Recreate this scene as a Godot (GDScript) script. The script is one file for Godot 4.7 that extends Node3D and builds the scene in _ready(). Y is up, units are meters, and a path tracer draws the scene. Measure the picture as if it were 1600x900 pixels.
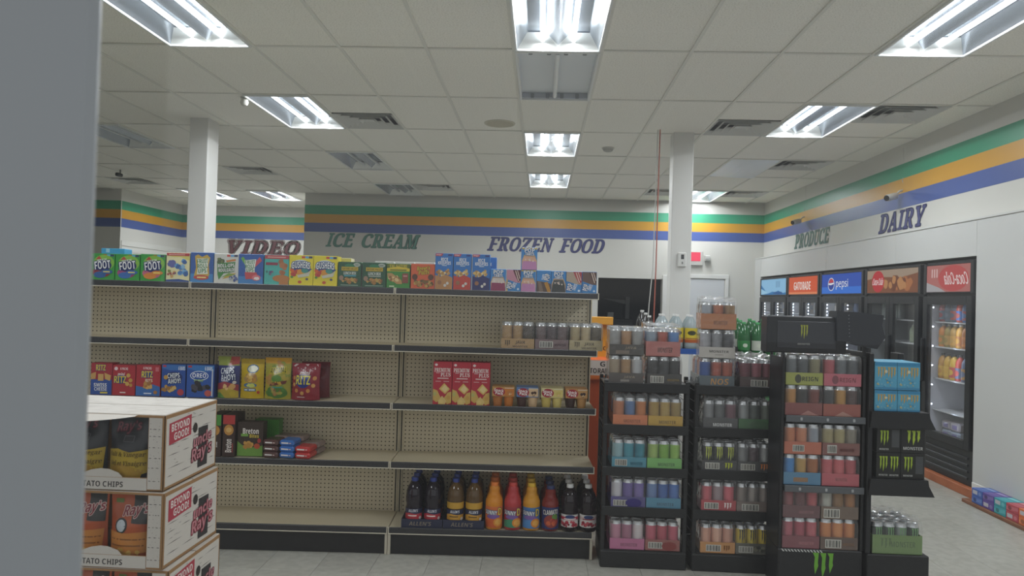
extends Node3D
# A shop seen through its front window: snack shelving, drink racks, coolers along the right wall, a lay-in ceiling.

const CEIL := 3.258          # ceiling height
const GX := -0.2383          # ceiling grid: x of line 0
const GZ := 4.961            # ceiling grid: depth of line 0
const TW := 0.6096
const TD := 1.2192
const BACK := 12.35          # depth of the back wall
const RIGHT := 3.74          # x of the right wall
const ALCOVE := 14.5         # depth of the alcove's back wall
const ALC_L := -7.42
const ALC_R := -4.15
const LEFT := -9.4
const FRONT := 0.44          # depth of the shop front

var taken := {}
var mats := {}
var G := Transform3D(Basis(Vector3.UP, deg_to_rad(2.5)), Vector3(0.345, 0, -4.313))   # right front foot of the shelving run
const DECKS := [1.58, 1.239, 0.893, 0.545, 0.158]

# ---------------------------------------------------------------- mesh building
class MB:
	var v := PackedVector3Array()
	var n := PackedVector3Array()
	var c := PackedColorArray()
	var col := Color.WHITE
	var xf := Transform3D.IDENTITY
	func paint(h) -> MB:
		col = (Color(h) if h is String else h).srgb_to_linear()
		return self
	func tri3(a: Vector3, b: Vector3, d: Vector3, na: Vector3, nb: Vector3, nd: Vector3) -> void:
		a = xf * a; b = xf * b; d = xf * d
		na = (xf.basis * na).normalized(); nb = (xf.basis * nb).normalized(); nd = (xf.basis * nd).normalized()
		if (d - a).cross(b - a).dot(na + nb + nd) < 0.0:
			v.append_array([a, d, b]); n.append_array([na, nd, nb])
		else:
			v.append_array([a, b, d]); n.append_array([na, nb, nd])
		c.append_array([col, col, col])
	func tri(a: Vector3, b: Vector3, d: Vector3, out: Vector3) -> void:
		var g := (d - a).cross(b - a).normalized()
		if g.dot(out) < 0.0:
			g = -g
		tri3(a, b, d, g, g, g)
	func quad(a: Vector3, b: Vector3, d: Vector3, e: Vector3, out: Vector3) -> void:
		tri(a, b, d, out); tri(a, d, e, out)
	func box(ctr: Vector3, size: Vector3, ch := 0.0) -> MB:
		var h := size / 2.0
		ch = minf(ch, minf(h.x, minf(h.y, h.z)) * 0.9)
		var ax := [Vector3.RIGHT, Vector3.UP, Vector3.BACK]
		for i in 3:
			var u: Vector3 = ax[(i + 1) % 3]
			var w: Vector3 = ax[(i + 2) % 3]
			var hu := h[(i + 1) % 3] - ch
			var hw := h[(i + 2) % 3] - ch
			for s in [-1.0, 1.0]:
				var o: Vector3 = ctr + ax[i] * h[i] * s
				quad(o - u * hu - w * hw, o + u * hu - w * hw, o + u * hu + w * hw, o - u * hu + w * hw, ax[i] * s)
		if ch > 0.0:
			for i in 3:
				var j := (i + 1) % 3
				var k := (i + 2) % 3
				for sj in [-1.0, 1.0]:
					for sk in [-1.0, 1.0]:
						var p1: Vector3 = ctr + ax[j] * h[j] * sj + ax[k] * (h[k] - ch) * sk
						var p2: Vector3 = ctr + ax[j] * (h[j] - ch) * sj + ax[k] * h[k] * sk
						var l: Vector3 = ax[i] * (h[i] - ch)
						quad(p1 - l, p1 + l, p2 + l, p2 - l, ax[j] * sj + ax[k] * sk)
			for sx in [-1.0, 1.0]:
				for sy in [-1.0, 1.0]:
					for sz in [-1.0, 1.0]:
						tri(ctr + Vector3(h.x * sx, (h.y - ch) * sy, (h.z - ch) * sz), ctr + Vector3((h.x - ch) * sx, h.y * sy, (h.z - ch) * sz), ctr + Vector3((h.x - ch) * sx, (h.y - ch) * sy, h.z * sz), Vector3(sx, sy, sz))
		return self
	func span(a: Vector3, b: Vector3, ch := 0.0) -> MB:      # a box from corner to corner
		return box((a + b) / 2.0, (b - a).abs(), ch)
	func quad_of(a: Vector3, b: Vector3) -> MB:              # one upright sheet facing z
		quad(Vector3(a.x, a.y, a.z), Vector3(b.x, a.y, a.z), Vector3(b.x, b.y, a.z), Vector3(a.x, b.y, a.z), Vector3.BACK)
		return self
	func lathe(pr: Array, seg := 16, sharp := 0.75) -> MB:   # profile of (radius, height), turned about y
		var k := pr.size()
		var sn := []
		for i in k - 1:
			var d: Vector2 = pr[i + 1] - pr[i]
			sn.append(Vector2(d.y, -d.x).normalized())
		for i in k - 1:
			var n0: Vector2 = sn[i]
			var n1: Vector2 = sn[i]
			if i > 0 and sn[i - 1].dot(sn[i]) > sharp:
				n0 = (sn[i - 1] + sn[i]).normalized()
			if i < k - 2 and sn[i + 1].dot(sn[i]) > sharp:
				n1 = (sn[i + 1] + sn[i]).normalized()
			for s in seg:
				var t0 := TAU * s / seg
				var t1 := TAU * (s + 1) / seg
				var c0 := Vector3(cos(t0), 0, sin(t0))
				var c1 := Vector3(cos(t1), 0, sin(t1))
				var a: Vector3 = c0 * pr[i].x + Vector3(0, pr[i].y, 0)
				var b: Vector3 = c1 * pr[i].x + Vector3(0, pr[i].y, 0)
				var d: Vector3 = c1 * pr[i + 1].x + Vector3(0, pr[i + 1].y, 0)
				var e: Vector3 = c0 * pr[i + 1].x + Vector3(0, pr[i + 1].y, 0)
				var na := c0 * n0.x + Vector3(0, n0.y, 0)
				var nb := c1 * n0.x + Vector3(0, n0.y, 0)
				var nd := c1 * n1.x + Vector3(0, n1.y, 0)
				var ne := c0 * n1.x + Vector3(0, n1.y, 0)
				if pr[i].x > 1e-5:
					tri3(a, b, d, na, nb, nd)
				if pr[i + 1].x > 1e-5:
					tri3(a, d, e, na, nd, ne)
		return self
	func prism(poly: Array, z0: float, z1: float) -> MB:     # an outline in x, y pushed along z
		var p := PackedVector2Array(poly)
		var ix := Geometry2D.triangulate_polygon(p)
		for i in range(0, ix.size(), 3):
			for z in [[z0, Vector3(0, 0, signf(z0 - z1))], [z1, Vector3(0, 0, signf(z1 - z0))]]:
				tri(Vector3(p[ix[i]].x, p[ix[i]].y, z[0]), Vector3(p[ix[i + 1]].x, p[ix[i + 1]].y, z[0]), Vector3(p[ix[i + 2]].x, p[ix[i + 2]].y, z[0]), z[1])
		var cw := 1.0 if Geometry2D.is_polygon_clockwise(p) else -1.0
		for i in p.size():
			var a := p[i]
			var b := p[(i + 1) % p.size()]
			var d := b - a
			quad(Vector3(a.x, a.y, z0), Vector3(b.x, b.y, z0), Vector3(b.x, b.y, z1), Vector3(a.x, a.y, z1), Vector3(-d.y, d.x, 0) * cw)
		return self
	func tube(pts: Array, r: float, seg := 8) -> MB:
		for i in pts.size() - 1:
			var a: Vector3 = pts[i]
			var b: Vector3 = pts[i + 1]
			var d := (b - a).normalized()
			var u := d.cross(Vector3.UP if absf(d.y) < 0.9 else Vector3.RIGHT).normalized()
			var w := d.cross(u)
			for s in seg:
				var o0 := u * cos(TAU * s / seg) + w * sin(TAU * s / seg)
				var o1 := u * cos(TAU * (s + 1) / seg) + w * sin(TAU * (s + 1) / seg)
				tri3(a + o0 * r, a + o1 * r, b + o1 * r, o0, o1, o1)
				tri3(a + o0 * r, b + o1 * r, b + o0 * r, o0, o1, o0)
				tri(a, a + o0 * r, a + o1 * r, -d)
				tri(b, b + o0 * r, b + o1 * r, d)
		return self
	func mesh() -> ArrayMesh:
		return add_to(ArrayMesh.new())
	func add_to(m: ArrayMesh) -> ArrayMesh:
		var a := []
		a.resize(Mesh.ARRAY_MAX)
		a[Mesh.ARRAY_VERTEX] = v; a[Mesh.ARRAY_NORMAL] = n; a[Mesh.ARRAY_COLOR] = c
		m.add_surface_from_arrays(Mesh.PRIMITIVE_TRIANGLES, a)
		return m

# Flat print: coloured shapes and letters laid over one another on a panel of w x h metres.
class Art:
	static var glyph_cache := {}
	var w := 1.0
	var h := 1.0
	var v := PackedVector3Array()
	var c := PackedColorArray()
	var ly := 0.0003
	var step := 0.00022
	func _init(pw: float, ph: float) -> void:
		w = pw; h = ph
	static func glyphs(s: String, f: String) -> PackedVector2Array:
		var key := f + "|" + s
		if not glyph_cache.has(key):
			var tm := TextMesh.new()
			var sf := SystemFont.new()
			sf.font_names = PackedStringArray(["Droid Serif" if f == "serif" else "Droid Sans"])
			sf.font_weight = 400 if f == "thin" else 700
			tm.font = sf
			tm.font_size = 40; tm.pixel_size = 0.01; tm.depth = 0.0; tm.curve_step = 3.0
			tm.text = s
			var a := tm.get_mesh_arrays()
			var pts := PackedVector2Array()
			var vv: PackedVector3Array = a[Mesh.ARRAY_VERTEX]
			var nn: PackedVector3Array = a[Mesh.ARRAY_NORMAL]
			var ii: PackedInt32Array = a[Mesh.ARRAY_INDEX]
			for t in range(0, ii.size(), 3):
				if nn[ii[t]].z > 0.5:
					for k in 3:
						pts.append(Vector2(vv[ii[t + k]].x, vv[ii[t + k]].y))
			var lo := Vector2(1e9, 1e9)
			var hi := -lo
			for p in pts:
				lo = lo.min(p); hi = hi.max(p)
			for i in pts.size():
				pts[i] = (pts[i] - (lo + hi) / 2.0) / (hi - lo).max(Vector2(1e-6, 1e-6))
			glyph_cache[key] = pts
		return glyph_cache[key]
	func put(pts: PackedVector2Array, color) -> void:
		var k: Color = (Color(color) if color is String else color).srgb_to_linear()
		for p in pts:
			v.append(Vector3(p.x, p.y, ly)); c.append(k)
		ly += step
	func poly(pts: Array, color) -> void:                     # in per cent of the panel
		var p := PackedVector2Array()
		for q in pts:
			p.append(Vector2((q[0] / 100.0 - 0.5) * w, (q[1] / 100.0 - 0.5) * h))
		var o := PackedVector2Array()
		for i in Geometry2D.triangulate_polygon(p):
			o.append(p[i])
		put(o, color)
	func rect(x: float, y: float, rw: float, rh: float, color) -> void:
		poly([[x, y], [x + rw, y], [x + rw, y + rh], [x, y + rh]], color)
	func ell(x: float, y: float, rx: float, ry: float, color, seg := 18, rough := 0.0, sd := 1) -> void:
		var q := []
		var g := RandomNumberGenerator.new()
		g.seed = sd
		for i in seg:
			var k := 1.0 + g.randf_range(-rough, rough)
			q.append([x + rx * k * cos(TAU * i / seg), y + ry * k * sin(TAU * i / seg)])
		poly(q, color)
	func blobs(x: float, y: float, rx: float, ry: float, count: int, size: float, cols: Array, sd := 1) -> void:   # a heap of food pieces
		var g := RandomNumberGenerator.new()
		g.seed = sd
		step = 0.00004
		for i in count:
			var a := g.randf() * TAU
			var k := sqrt(g.randf())
			var s := size * g.randf_range(0.7, 1.3)
			ell(x + cos(a) * k * rx, y + sin(a) * k * ry, s, s * w / h, cols[i % cols.size()], 9, 0.2, g.randi() % 999)
		step = 0.00022
	func text(s: String, x: float, y: float, tw: float, th: float, color, o := {}) -> void:
		var base := glyphs(s, o.get("f", "sans"))
		var sx := tw / 100.0 * w
		var sy := th / 100.0 * h
		var rot: float = deg_to_rad(o.get("rot", 0.0))
		var at := Vector2((x / 100.0 - 0.5) * w, (y / 100.0 - 0.5) * h)
		var offs := []
		if o.has("out"):
			var e: float = o.get("ow", 0.12) * minf(sy, sx)
			for i in 8:
				offs.append([Vector2(cos(TAU * i / 8), sin(TAU * i / 8)) * e, o.out])
		offs.append([Vector2.ZERO, color])
		for q in offs:
			var p := base.duplicate()
			for i in p.size():
				var u := p[i]
				var arc: float = o.get("arc", 0.0) * (0.25 - u.x * u.x) * sy * 4.0
				var z := Vector2((u.x * sx + o.get("shear", 0.0) * u.y * sy) * o.get("flip", 1.0), u.y * sy + arc)
				p[i] = z.rotated(rot) + at + q[0]
			put(p, q[1])
			if q != offs[-1]:
				ly -= step if q != offs[-2] else 0.0
	func claw(x: float, y: float, cw: float, chh: float, color) -> void:   # three ragged claw strokes
		for i in 3:
			var bx := x + (i - 1) * cw * 0.36
			var l: float = chh * [0.86, 1.0, 0.8][i]
			var t := cw * 0.13
			poly([[bx - t, y + chh / 2], [bx + t * 1.3, y + chh / 2], [bx + t, y + chh / 2 - l * 0.45], [bx + t * 1.2, y + chh / 2 - l * 0.6], [bx, y + chh / 2 - l], [bx - t * 0.4, y + chh / 2 - l * 0.62], [bx - t * 0.2, y + chh / 2 - l * 0.2]], color)
	func bars(x: float, y: float, bw: float, bh: float) -> void:           # a bar code
		rect(x, y, bw, bh, "#c9c6bd")
		for i in 9:
			rect(x + bw * (0.06 + i * 0.1), y + bh * 0.1, bw * [0.05, 0.03, 0.06, 0.03][i % 4], bh * 0.8, "#2a2a28")
	func ops(list: Array) -> Art:
		for q in list:
			match q[0]:
				"r": rect(q[1], q[2], q[3], q[4], q[5])
				"e": ell(q[1], q[2], q[3], q[4], q[5], 18, q[6] if q.size() > 6 else 0.0)
				"p": poly(q[1], q[2])
				"b": blobs(q[1], q[2], q[3], q[4], q[5], q[6], q[7], q[8] if q.size() > 8 else 1)
				"t": text(q[1], q[2], q[3], q[4], q[5], q[6], q[7] if q.size() > 7 else {})
				"c": claw(q[1], q[2], q[3], q[4], q[5])
				"g":
					step = 0.000004
					for z in q[1]:
						poly(z[1], z[2])
					step = 0.00022
				"k": bars(q[1], q[2], q[3], q[4])
		return self
	func mesh(where: Callable, fine := 0.0) -> ArrayMesh:      # where(x, y, lift) -> [position, normal]
		var vv := PackedVector3Array()
		var cc := PackedColorArray()
		if fine > 0.0:
			for i in range(0, v.size(), 3):
				split(v[i], v[i + 1], v[i + 2], c[i], fine, vv, cc, 0)
		else:
			vv = v; cc = c
		var m := MB.new()
		for i in range(0, vv.size(), 3):
			var a: Array = where.call(vv[i].x, vv[i].y, vv[i].z)
			var b: Array = where.call(vv[i + 1].x, vv[i + 1].y, vv[i + 1].z)
			var d: Array = where.call(vv[i + 2].x, vv[i + 2].y, vv[i + 2].z)
			m.col = cc[i]
			m.tri3(a[0], b[0], d[0], a[1], b[1], d[1])
		return m.mesh()
	func split(a: Vector3, b: Vector3, d: Vector3, col: Color, fine: float, vv: PackedVector3Array, cc: PackedColorArray, deep: int) -> void:
		var ab := a.distance_to(b)
		var bd := b.distance_to(d)
		var da := d.distance_to(a)
		var most := maxf(ab, maxf(bd, da))
		if most <= fine or deep > 9:
			vv.append(a); vv.append(b); vv.append(d)
			cc.append(col); cc.append(col); cc.append(col)
		elif most == ab:
			split(a, (a + b) / 2, d, col, fine, vv, cc, deep + 1); split((a + b) / 2, b, d, col, fine, vv, cc, deep + 1)
		elif most == bd:
			split(a, b, (b + d) / 2, col, fine, vv, cc, deep + 1); split(a, (b + d) / 2, d, col, fine, vv, cc, deep + 1)
		else:
			split(a, b, (d + a) / 2, col, fine, vv, cc, deep + 1); split((d + a) / 2, b, d, col, fine, vv, cc, deep + 1)

func flat(z: float) -> Callable:
	return func(x: float, y: float, l: float): return [Vector3(x, y, z + l), Vector3.BACK]

# ---------------------------------------------------------------- nodes and materials
func numbered(called: String) -> String:
	taken[called] = taken.get(called, -1) + 1
	return called if taken[called] == 0 else "%s_%03d" % [called, taken[called]]

func thing(called: String, label: String, category: String, at := Transform3D.IDENTITY, group := "") -> Node3D:
	var o := Node3D.new()
	o.name = numbered(called)
	add_child(o)
	o.transform = at
	o.set_meta("label", label); o.set_meta("category", category)
	if group: o.set_meta("group", group)
	return o

func part(called: String, m: Mesh, mat: Material, parent: Node, at := Transform3D.IDENTITY) -> MeshInstance3D:
	var o := MeshInstance3D.new()
	o.name = called
	o.mesh = m
	if mat: o.material_override = mat
	o.transform = at
	parent.add_child(o, true)
	return o

func solo(called: String, m: Mesh, mat: Material, label: String, category: String, at := Transform3D.IDENTITY, group := "") -> MeshInstance3D:
	var o := part(numbered(called), m, mat, self, at)
	o.set_meta("label", label); o.set_meta("category", category)
	if group: o.set_meta("group", group)
	return o

func structure(called: String, m: Mesh, mat: Material, label := "", category := "") -> MeshInstance3D:
	var o := part(numbered(called), m, mat, self)
	o.set_meta("kind", "structure")
	if label: o.set_meta("label", label)
	if category: o.set_meta("category", category)
	return o

func at(x: float, y: float, z: float, turn := 0.0) -> Transform3D:
	return Transform3D(Basis(Vector3.UP, deg_to_rad(turn)), Vector3(x, y, z))

func mat(color, rough := 0.6, metal := 0.0) -> StandardMaterial3D:
	var key := "%s %s %s" % [color, rough, metal]
	if not mats.has(key):
		var m := StandardMaterial3D.new()
		m.albedo_color = Color(color) if color is String else color
		m.roughness = rough; m.metallic = metal
		mats[key] = m
	return mats[key]

func inked(rough := 0.45) -> StandardMaterial3D:          # takes its colour from the mesh
	var key := "inked %s" % rough
	if not mats.has(key):
		var m := StandardMaterial3D.new()
		m.vertex_color_use_as_albedo = true
		m.roughness = rough
		mats[key] = m
	return mats[key]

func clear(alpha := 0.05, rough := 0.03, tint := Color.WHITE) -> StandardMaterial3D:
	var key := "clear %s %s %s" % [alpha, rough, tint]
	if not mats.has(key):
		var m := StandardMaterial3D.new()
		m.transparency = BaseMaterial3D.TRANSPARENCY_ALPHA
		m.albedo_color = Color(tint, alpha)
		m.roughness = rough
		m.cull_mode = BaseMaterial3D.CULL_DISABLED
		mats[key] = m
	return mats[key]

func glow(color: Color, strength: float, base := 0.9) -> StandardMaterial3D:
	var key := "glow %s %s %s" % [color, strength, base]
	if not mats.has(key):
		var m := StandardMaterial3D.new()
		m.albedo_color = Color(base, base, base)
		m.emission_enabled = true
		m.emission = color
		m.emission_energy_multiplier = strength
		mats[key] = m
	return mats[key]

func mottled(dark: Color, light: Color, scale: float, freq: float, rough: float, sd: int, at_white := 0.5) -> StandardMaterial3D:   # fine grain, the same everywhere
	var nt := NoiseTexture2D.new()
	var fn := FastNoiseLite.new()
	fn.noise_type = FastNoiseLite.TYPE_SIMPLEX
	fn.frequency = freq; fn.seed = sd; fn.fractal_octaves = 3
	nt.noise = fn; nt.width = 512; nt.height = 512; nt.seamless = true
	var gr := Gradient.new()
	gr.offsets = PackedFloat32Array([0.15, at_white])
	gr.colors = PackedColorArray([dark, light])
	nt.color_ramp = gr
	var m := StandardMaterial3D.new()
	m.albedo_texture = nt
	m.uv1_triplanar = true
	m.uv1_world_triplanar = true
	m.uv1_scale = Vector3.ONE * scale
	m.roughness = rough
	return m

# ---------------------------------------------------------------- the scene
func _ready() -> void:
	# camera
	var cam := Camera3D.new()
	cam.name = "camera"
	cam.rotation = Vector3(0.01336, 0.04107, 0.02808)
	cam.position = Vector3(0, 1.545, 0)
	cam.near = 0.02; cam.far = 100.0
	var lens := CameraAttributesPhysical.new()
	lens.frustum_focal_length = 30.02
	lens.frustum_focus_distance = 4.6
	lens.exposure_aperture = 10.0
	cam.attributes = lens
	add_child(cam)
	# dusk sky outside the shop front
	var env := Environment.new()
	env.background_mode = Environment.BG_SKY
	var sky := Sky.new()
	var psm := ProceduralSkyMaterial.new()
	psm.sky_top_color = Color("#9a9c9d"); psm.sky_horizon_color = Color("#9a9c9d")
	psm.ground_bottom_color = Color("#6f7478"); psm.ground_horizon_color = Color("#6f7478")
	psm.energy_multiplier = 1.95
	sky.sky_material = psm
	env.sky = sky
	env.tonemap_mode = Environment.TONE_MAPPER_LINEAR
	env.tonemap_exposure = 1.0
	env.sdfgi_enabled = true; env.ssao_enabled = true; env.ssil_enabled = true
	var we := WorldEnvironment.new()
	we.environment = env
	add_child(we)
	# ceiling lights: [grid column, grid row, lit]
	for f in [[-4, -1.0, 1, "top left corner of the view"], [-4, 1.0, 1, "left, beyond the first square column's line"], [0, -1.0, 1, "top centre of the view"], [0, 2.0, 1, "middle row, nearer of the two lit ones behind"], [0, 4.0, 1, "middle row, farthest small one near the back wall"], [4, -1.0, 1, "top right corner of the view"], [4, 1.0, 1, "right, above the blue lettering on the wall"], [-4, -3.0, 1, "overhead on the left, near the window"], [4, -3.0, 1, "overhead on the right, near the window"], [4, 5.0, 1, "behind the thermostat column by the back wall"], [-10, 5.86, 1, "alcove, mostly hidden by the square column"], [-8, 5.86, 1, "alcove, above the maroon lettering"], [0, 0.0, 0, "middle row, unlit with one dead tube"], [-8, 2.0, 0, "far left, unlit"], [-4, 3.0, 0, "left row, unlit, nearer one"], [-4, 5.0, 0, "left row, unlit, by the back wall"]]:
		troffer(f[0], f[1], f[2] == 1, f[3])
	shell()
	shelving()
	groceries()
	chip_cartons()
	racks()
	coolers()
	fittings()

# ---------------------------------------------------------------- ceiling fittings
const FUR := 3.6             # x of the furred-out lower right wall
const LAMP := 1.42
func troffer(ci: float, ri: float, lit: bool, where: String) -> void:
	var cx := GX + (ci + 0.5) * TW
	var cz := -(GZ + (ri + 0.5) * TD)
	var t := thing("ceiling_light", "%s recessed fluorescent ceiling light, %s" % ["lit" if lit else "dark", where], "ceiling light", at(cx, CEIL, cz), "recessed fluorescent ceiling lights")
	var hx := 0.297
	var hz := 0.602
	var fr := MB.new()
	for s in [-1.0, 1.0]:
		fr.box(Vector3(s * (hx - 0.009), -0.002, 0), Vector3(0.018, 0.022, hz * 2), 0.003)
		fr.box(Vector3(0, -0.002, s * (hz - 0.009)), Vector3(hx * 2 - 0.036, 0.022, 0.018), 0.003)
	part("frame", fr.mesh(), mat("#e4e6e4", 0.5), t)
	if ri == 0.0:
		part("reflector", MB.new().box(Vector3(0, 0.045, 0), Vector3(0.56, 0.006, 1.17)).box(Vector3(-0.279, 0.025, 0), Vector3(0.004, 0.04, 1.17)).box(Vector3(0.279, 0.025, 0), Vector3(0.004, 0.04, 1.17)).mesh(), mat("#dfe4e8", 0.45), t)
		for s in [-1.0, 1.0]:
			part("end_plate", MB.new().box(Vector3(0, 0.02, s * 0.57), Vector3(0.56, 0.045, 0.03), 0.002).mesh(), mat("#b9bec6", 0.5), t)
			for k in 4:
				part("lampholder", MB.new().box(Vector3(-0.19 + [0, 0.13, 0.25, 0.38][k], 0.012, s * 0.546), Vector3(0.03, 0.04, 0.018), 0.004).mesh(), mat("#8f9498", 0.5), t)
		part("tube", MB.new().tube([Vector3(-0.0, 0.01, -0.54), Vector3(-0.0, 0.01, 0.54)], 0.018, 12).mesh(), mat("#f0f2f2", 0.35), t)
		return
	var rf := MB.new()
	var pr := [Vector2(-0.279, 0.0), Vector2(-0.205, 0.088), Vector2(-0.09, 0.088), Vector2(0, 0.018), Vector2(0.09, 0.088), Vector2(0.205, 0.088), Vector2(0.279, 0.0)]
	for i in pr.size() - 1:
		var a: Vector2 = pr[i]
		var b: Vector2 = pr[i + 1]
		rf.quad(Vector3(a.x, a.y, -hz + 0.018), Vector3(b.x, b.y, -hz + 0.018), Vector3(b.x, b.y, hz - 0.018), Vector3(a.x, a.y, hz - 0.018), Vector3(0, -1, 0))
	rf.box(Vector3(0, 0.1, 0), Vector3(0.57, 0.008, 1.18))
	part("reflector", rf.mesh(), mat("#b4bbc4", 0.22, 0.75), t)
	for s in [-1.0, 1.0]:
		var ep := MB.new()
		for k in [-1.0, 1.0]:
			ep.quad(Vector3(k * 0.279, 0.001, s * (hz - 0.018)), Vector3(0, 0.001, s * (hz - 0.018)), Vector3(k * 0.07, 0.082, s * (hz - 0.115)), Vector3(k * 0.215, 0.082, s * (hz - 0.115)), Vector3(0, -1, -s))
			ep.tri(Vector3(0, 0.001, s * (hz - 0.018)), Vector3(k * 0.07, 0.082, s * (hz - 0.115)), Vector3(0, 0.02, s * (hz - 0.06)), Vector3(-k, -0.3, -s))
		part("end_plate", ep.mesh(), mat("#e9ebe8", 0.5), t)
	for k in [-1.0, 1.0]:
		var tb := MB.new().tube([Vector3(k * 0.105, 0.05, -0.56), Vector3(k * 0.105, 0.05, 0.56)], 0.0155, 12)
		var o := part("tube", tb.mesh(), glow(Color(0.93, 0.97, 1.0), 9.0) if lit else mat("#c8cccd", 0.3), t)
		for s in [-1.0, 1.0]:
			part("lampholder", MB.new().box(Vector3(k * 0.105, 0.06, s * 0.572), Vector3(0.03, 0.05, 0.016), 0.003).mesh(), mat("#e4e4e0", 0.5), o)
		if lit:
			var al := AreaLight3D.new()
			al.name = "tube_light"
			al.area_size = Vector2(0.03, 1.1)
			al.light_color = Color(0.97, 0.985, 1.0)
			al.light_energy = LAMP
			al.shadow_enabled = true
			al.area_range = 14.0
			al.rotation_degrees = Vector3(-90, 0, 0)
			al.position = Vector3(k * 0.105, 0.03, 0)
			t.add_child(al, true)

func vent(ci: float, ri: float, label: String) -> void:
	var t := thing("air_vent", label, "vent", at(GX + (ci + 0.5) * TW, CEIL, -(GZ + (ri + 0.25) * TD)), "square ceiling air vents")
	var dark := mat("#a2a5a2", 0.7)
	var pale := mat("#cbccc7", 0.5)
	part("duct", MB.new().box(Vector3(0, 0.11, 0), Vector3(0.58, 0.01, 0.58)).mesh(), dark, t)
	for k in 4:
		var o := 0.297 - k * 0.07
		var i := o - 0.052
		var yo := -0.004 + (0.002 if k else 0.0)
		var r := MB.new()
		for q in 4:
			r.xf = Transform3D(Basis(Vector3.UP, q * PI / 2), Vector3.ZERO)
			r.quad(Vector3(-o, yo, o), Vector3(o, yo, o), Vector3(i, yo + 0.035, i), Vector3(-i, yo + 0.035, i), Vector3(0, -1, 0))
			r.quad(Vector3(-o, yo + 0.004, o), Vector3(o, yo + 0.004, o), Vector3(i, yo + 0.039, i), Vector3(-i, yo + 0.039, i), Vector3(0, 1, 0))
			r.quad(Vector3(-o, yo, o), Vector3(o, yo, o), Vector3(o, yo + 0.004, o), Vector3(-o, yo + 0.004, o), Vector3(0, 0, 1))
		part("louvre_ring", r.mesh(), pale, t)
	part("centre_plate", MB.new().box(Vector3(0, 0.012, 0), Vector3(0.1, 0.006, 0.1)).mesh(), pale, t)

# ---------------------------------------------------------------- floor, walls, ceiling
const STRIPES := [[2.903, 3.058, "#3f9a77"], [2.75, 2.903, "#cf9b36"], [2.595, 2.75, "#4a5f9c"]]
func stripes(w: Node, a: Vector3, b: Vector3, out: Vector3) -> void:      # three painted bands along a wall
	for s in STRIPES:
		var m := MB.new().span(Vector3(a.x, s[0], a.z) - out * 0.002, Vector3(b.x, s[1], b.z) + out * 0.0025)
		var o := part("stripe", m.mesh(), mat(s[2], 0.35), w)
		o.set_meta("label", "%s painted band" % {"#3f9a77": "green", "#cf9b36": "yellow", "#4a5f9c": "blue"}[s[2]])

func letters(text: String, label: String, ctr: Vector3, turn: float, w: float, h: float, color: String, shear: float, edge := "") -> void:
	var t := thing("wall_lettering", label, "lettering", at(ctr.x, ctr.y, ctr.z, turn), "painted words on the walls")
	# the width of each letter follows its own outline
	var adv := []
	var total := 0.0
	for ch in text:
		var k: float = {"I": 0.52, "M": 1.3, " ": 0.7, "E": 0.92, "F": 0.88, "Z": 0.9, "C": 0.95}.get(ch, 1.0)
		adv.append(k); total += k + 0.1
	var x := -w / 2.0
	for i in text.length():
		var cw: float = adv[i] / total * w
		var gap := 0.1 / total * w
		if text[i] != " ":
			var a := Art.new(cw, h)
			var op := {"f": "serif", "shear": shear}
			if edge:
				a.text(text[i], 50, 50, 92, 100, color, op.merged({"out": color, "ow": 0.13}))
				a.text(text[i], 50, 50, 92, 100, edge, op.merged({"out": edge, "ow": 0.075}))
				a.text(text[i], 50, 50, 92, 100, color, op.merged({"out": color, "ow": 0.03}))
			else:
				a.text(text[i], 50, 50, 98, 98, color, op.merged({"out": color, "ow": 0.05}))
			part("letter", a.mesh(flat(0.003)), inked(0.5), t, at(x + cw / 2, 0, 0))
		x += cw + gap

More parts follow.
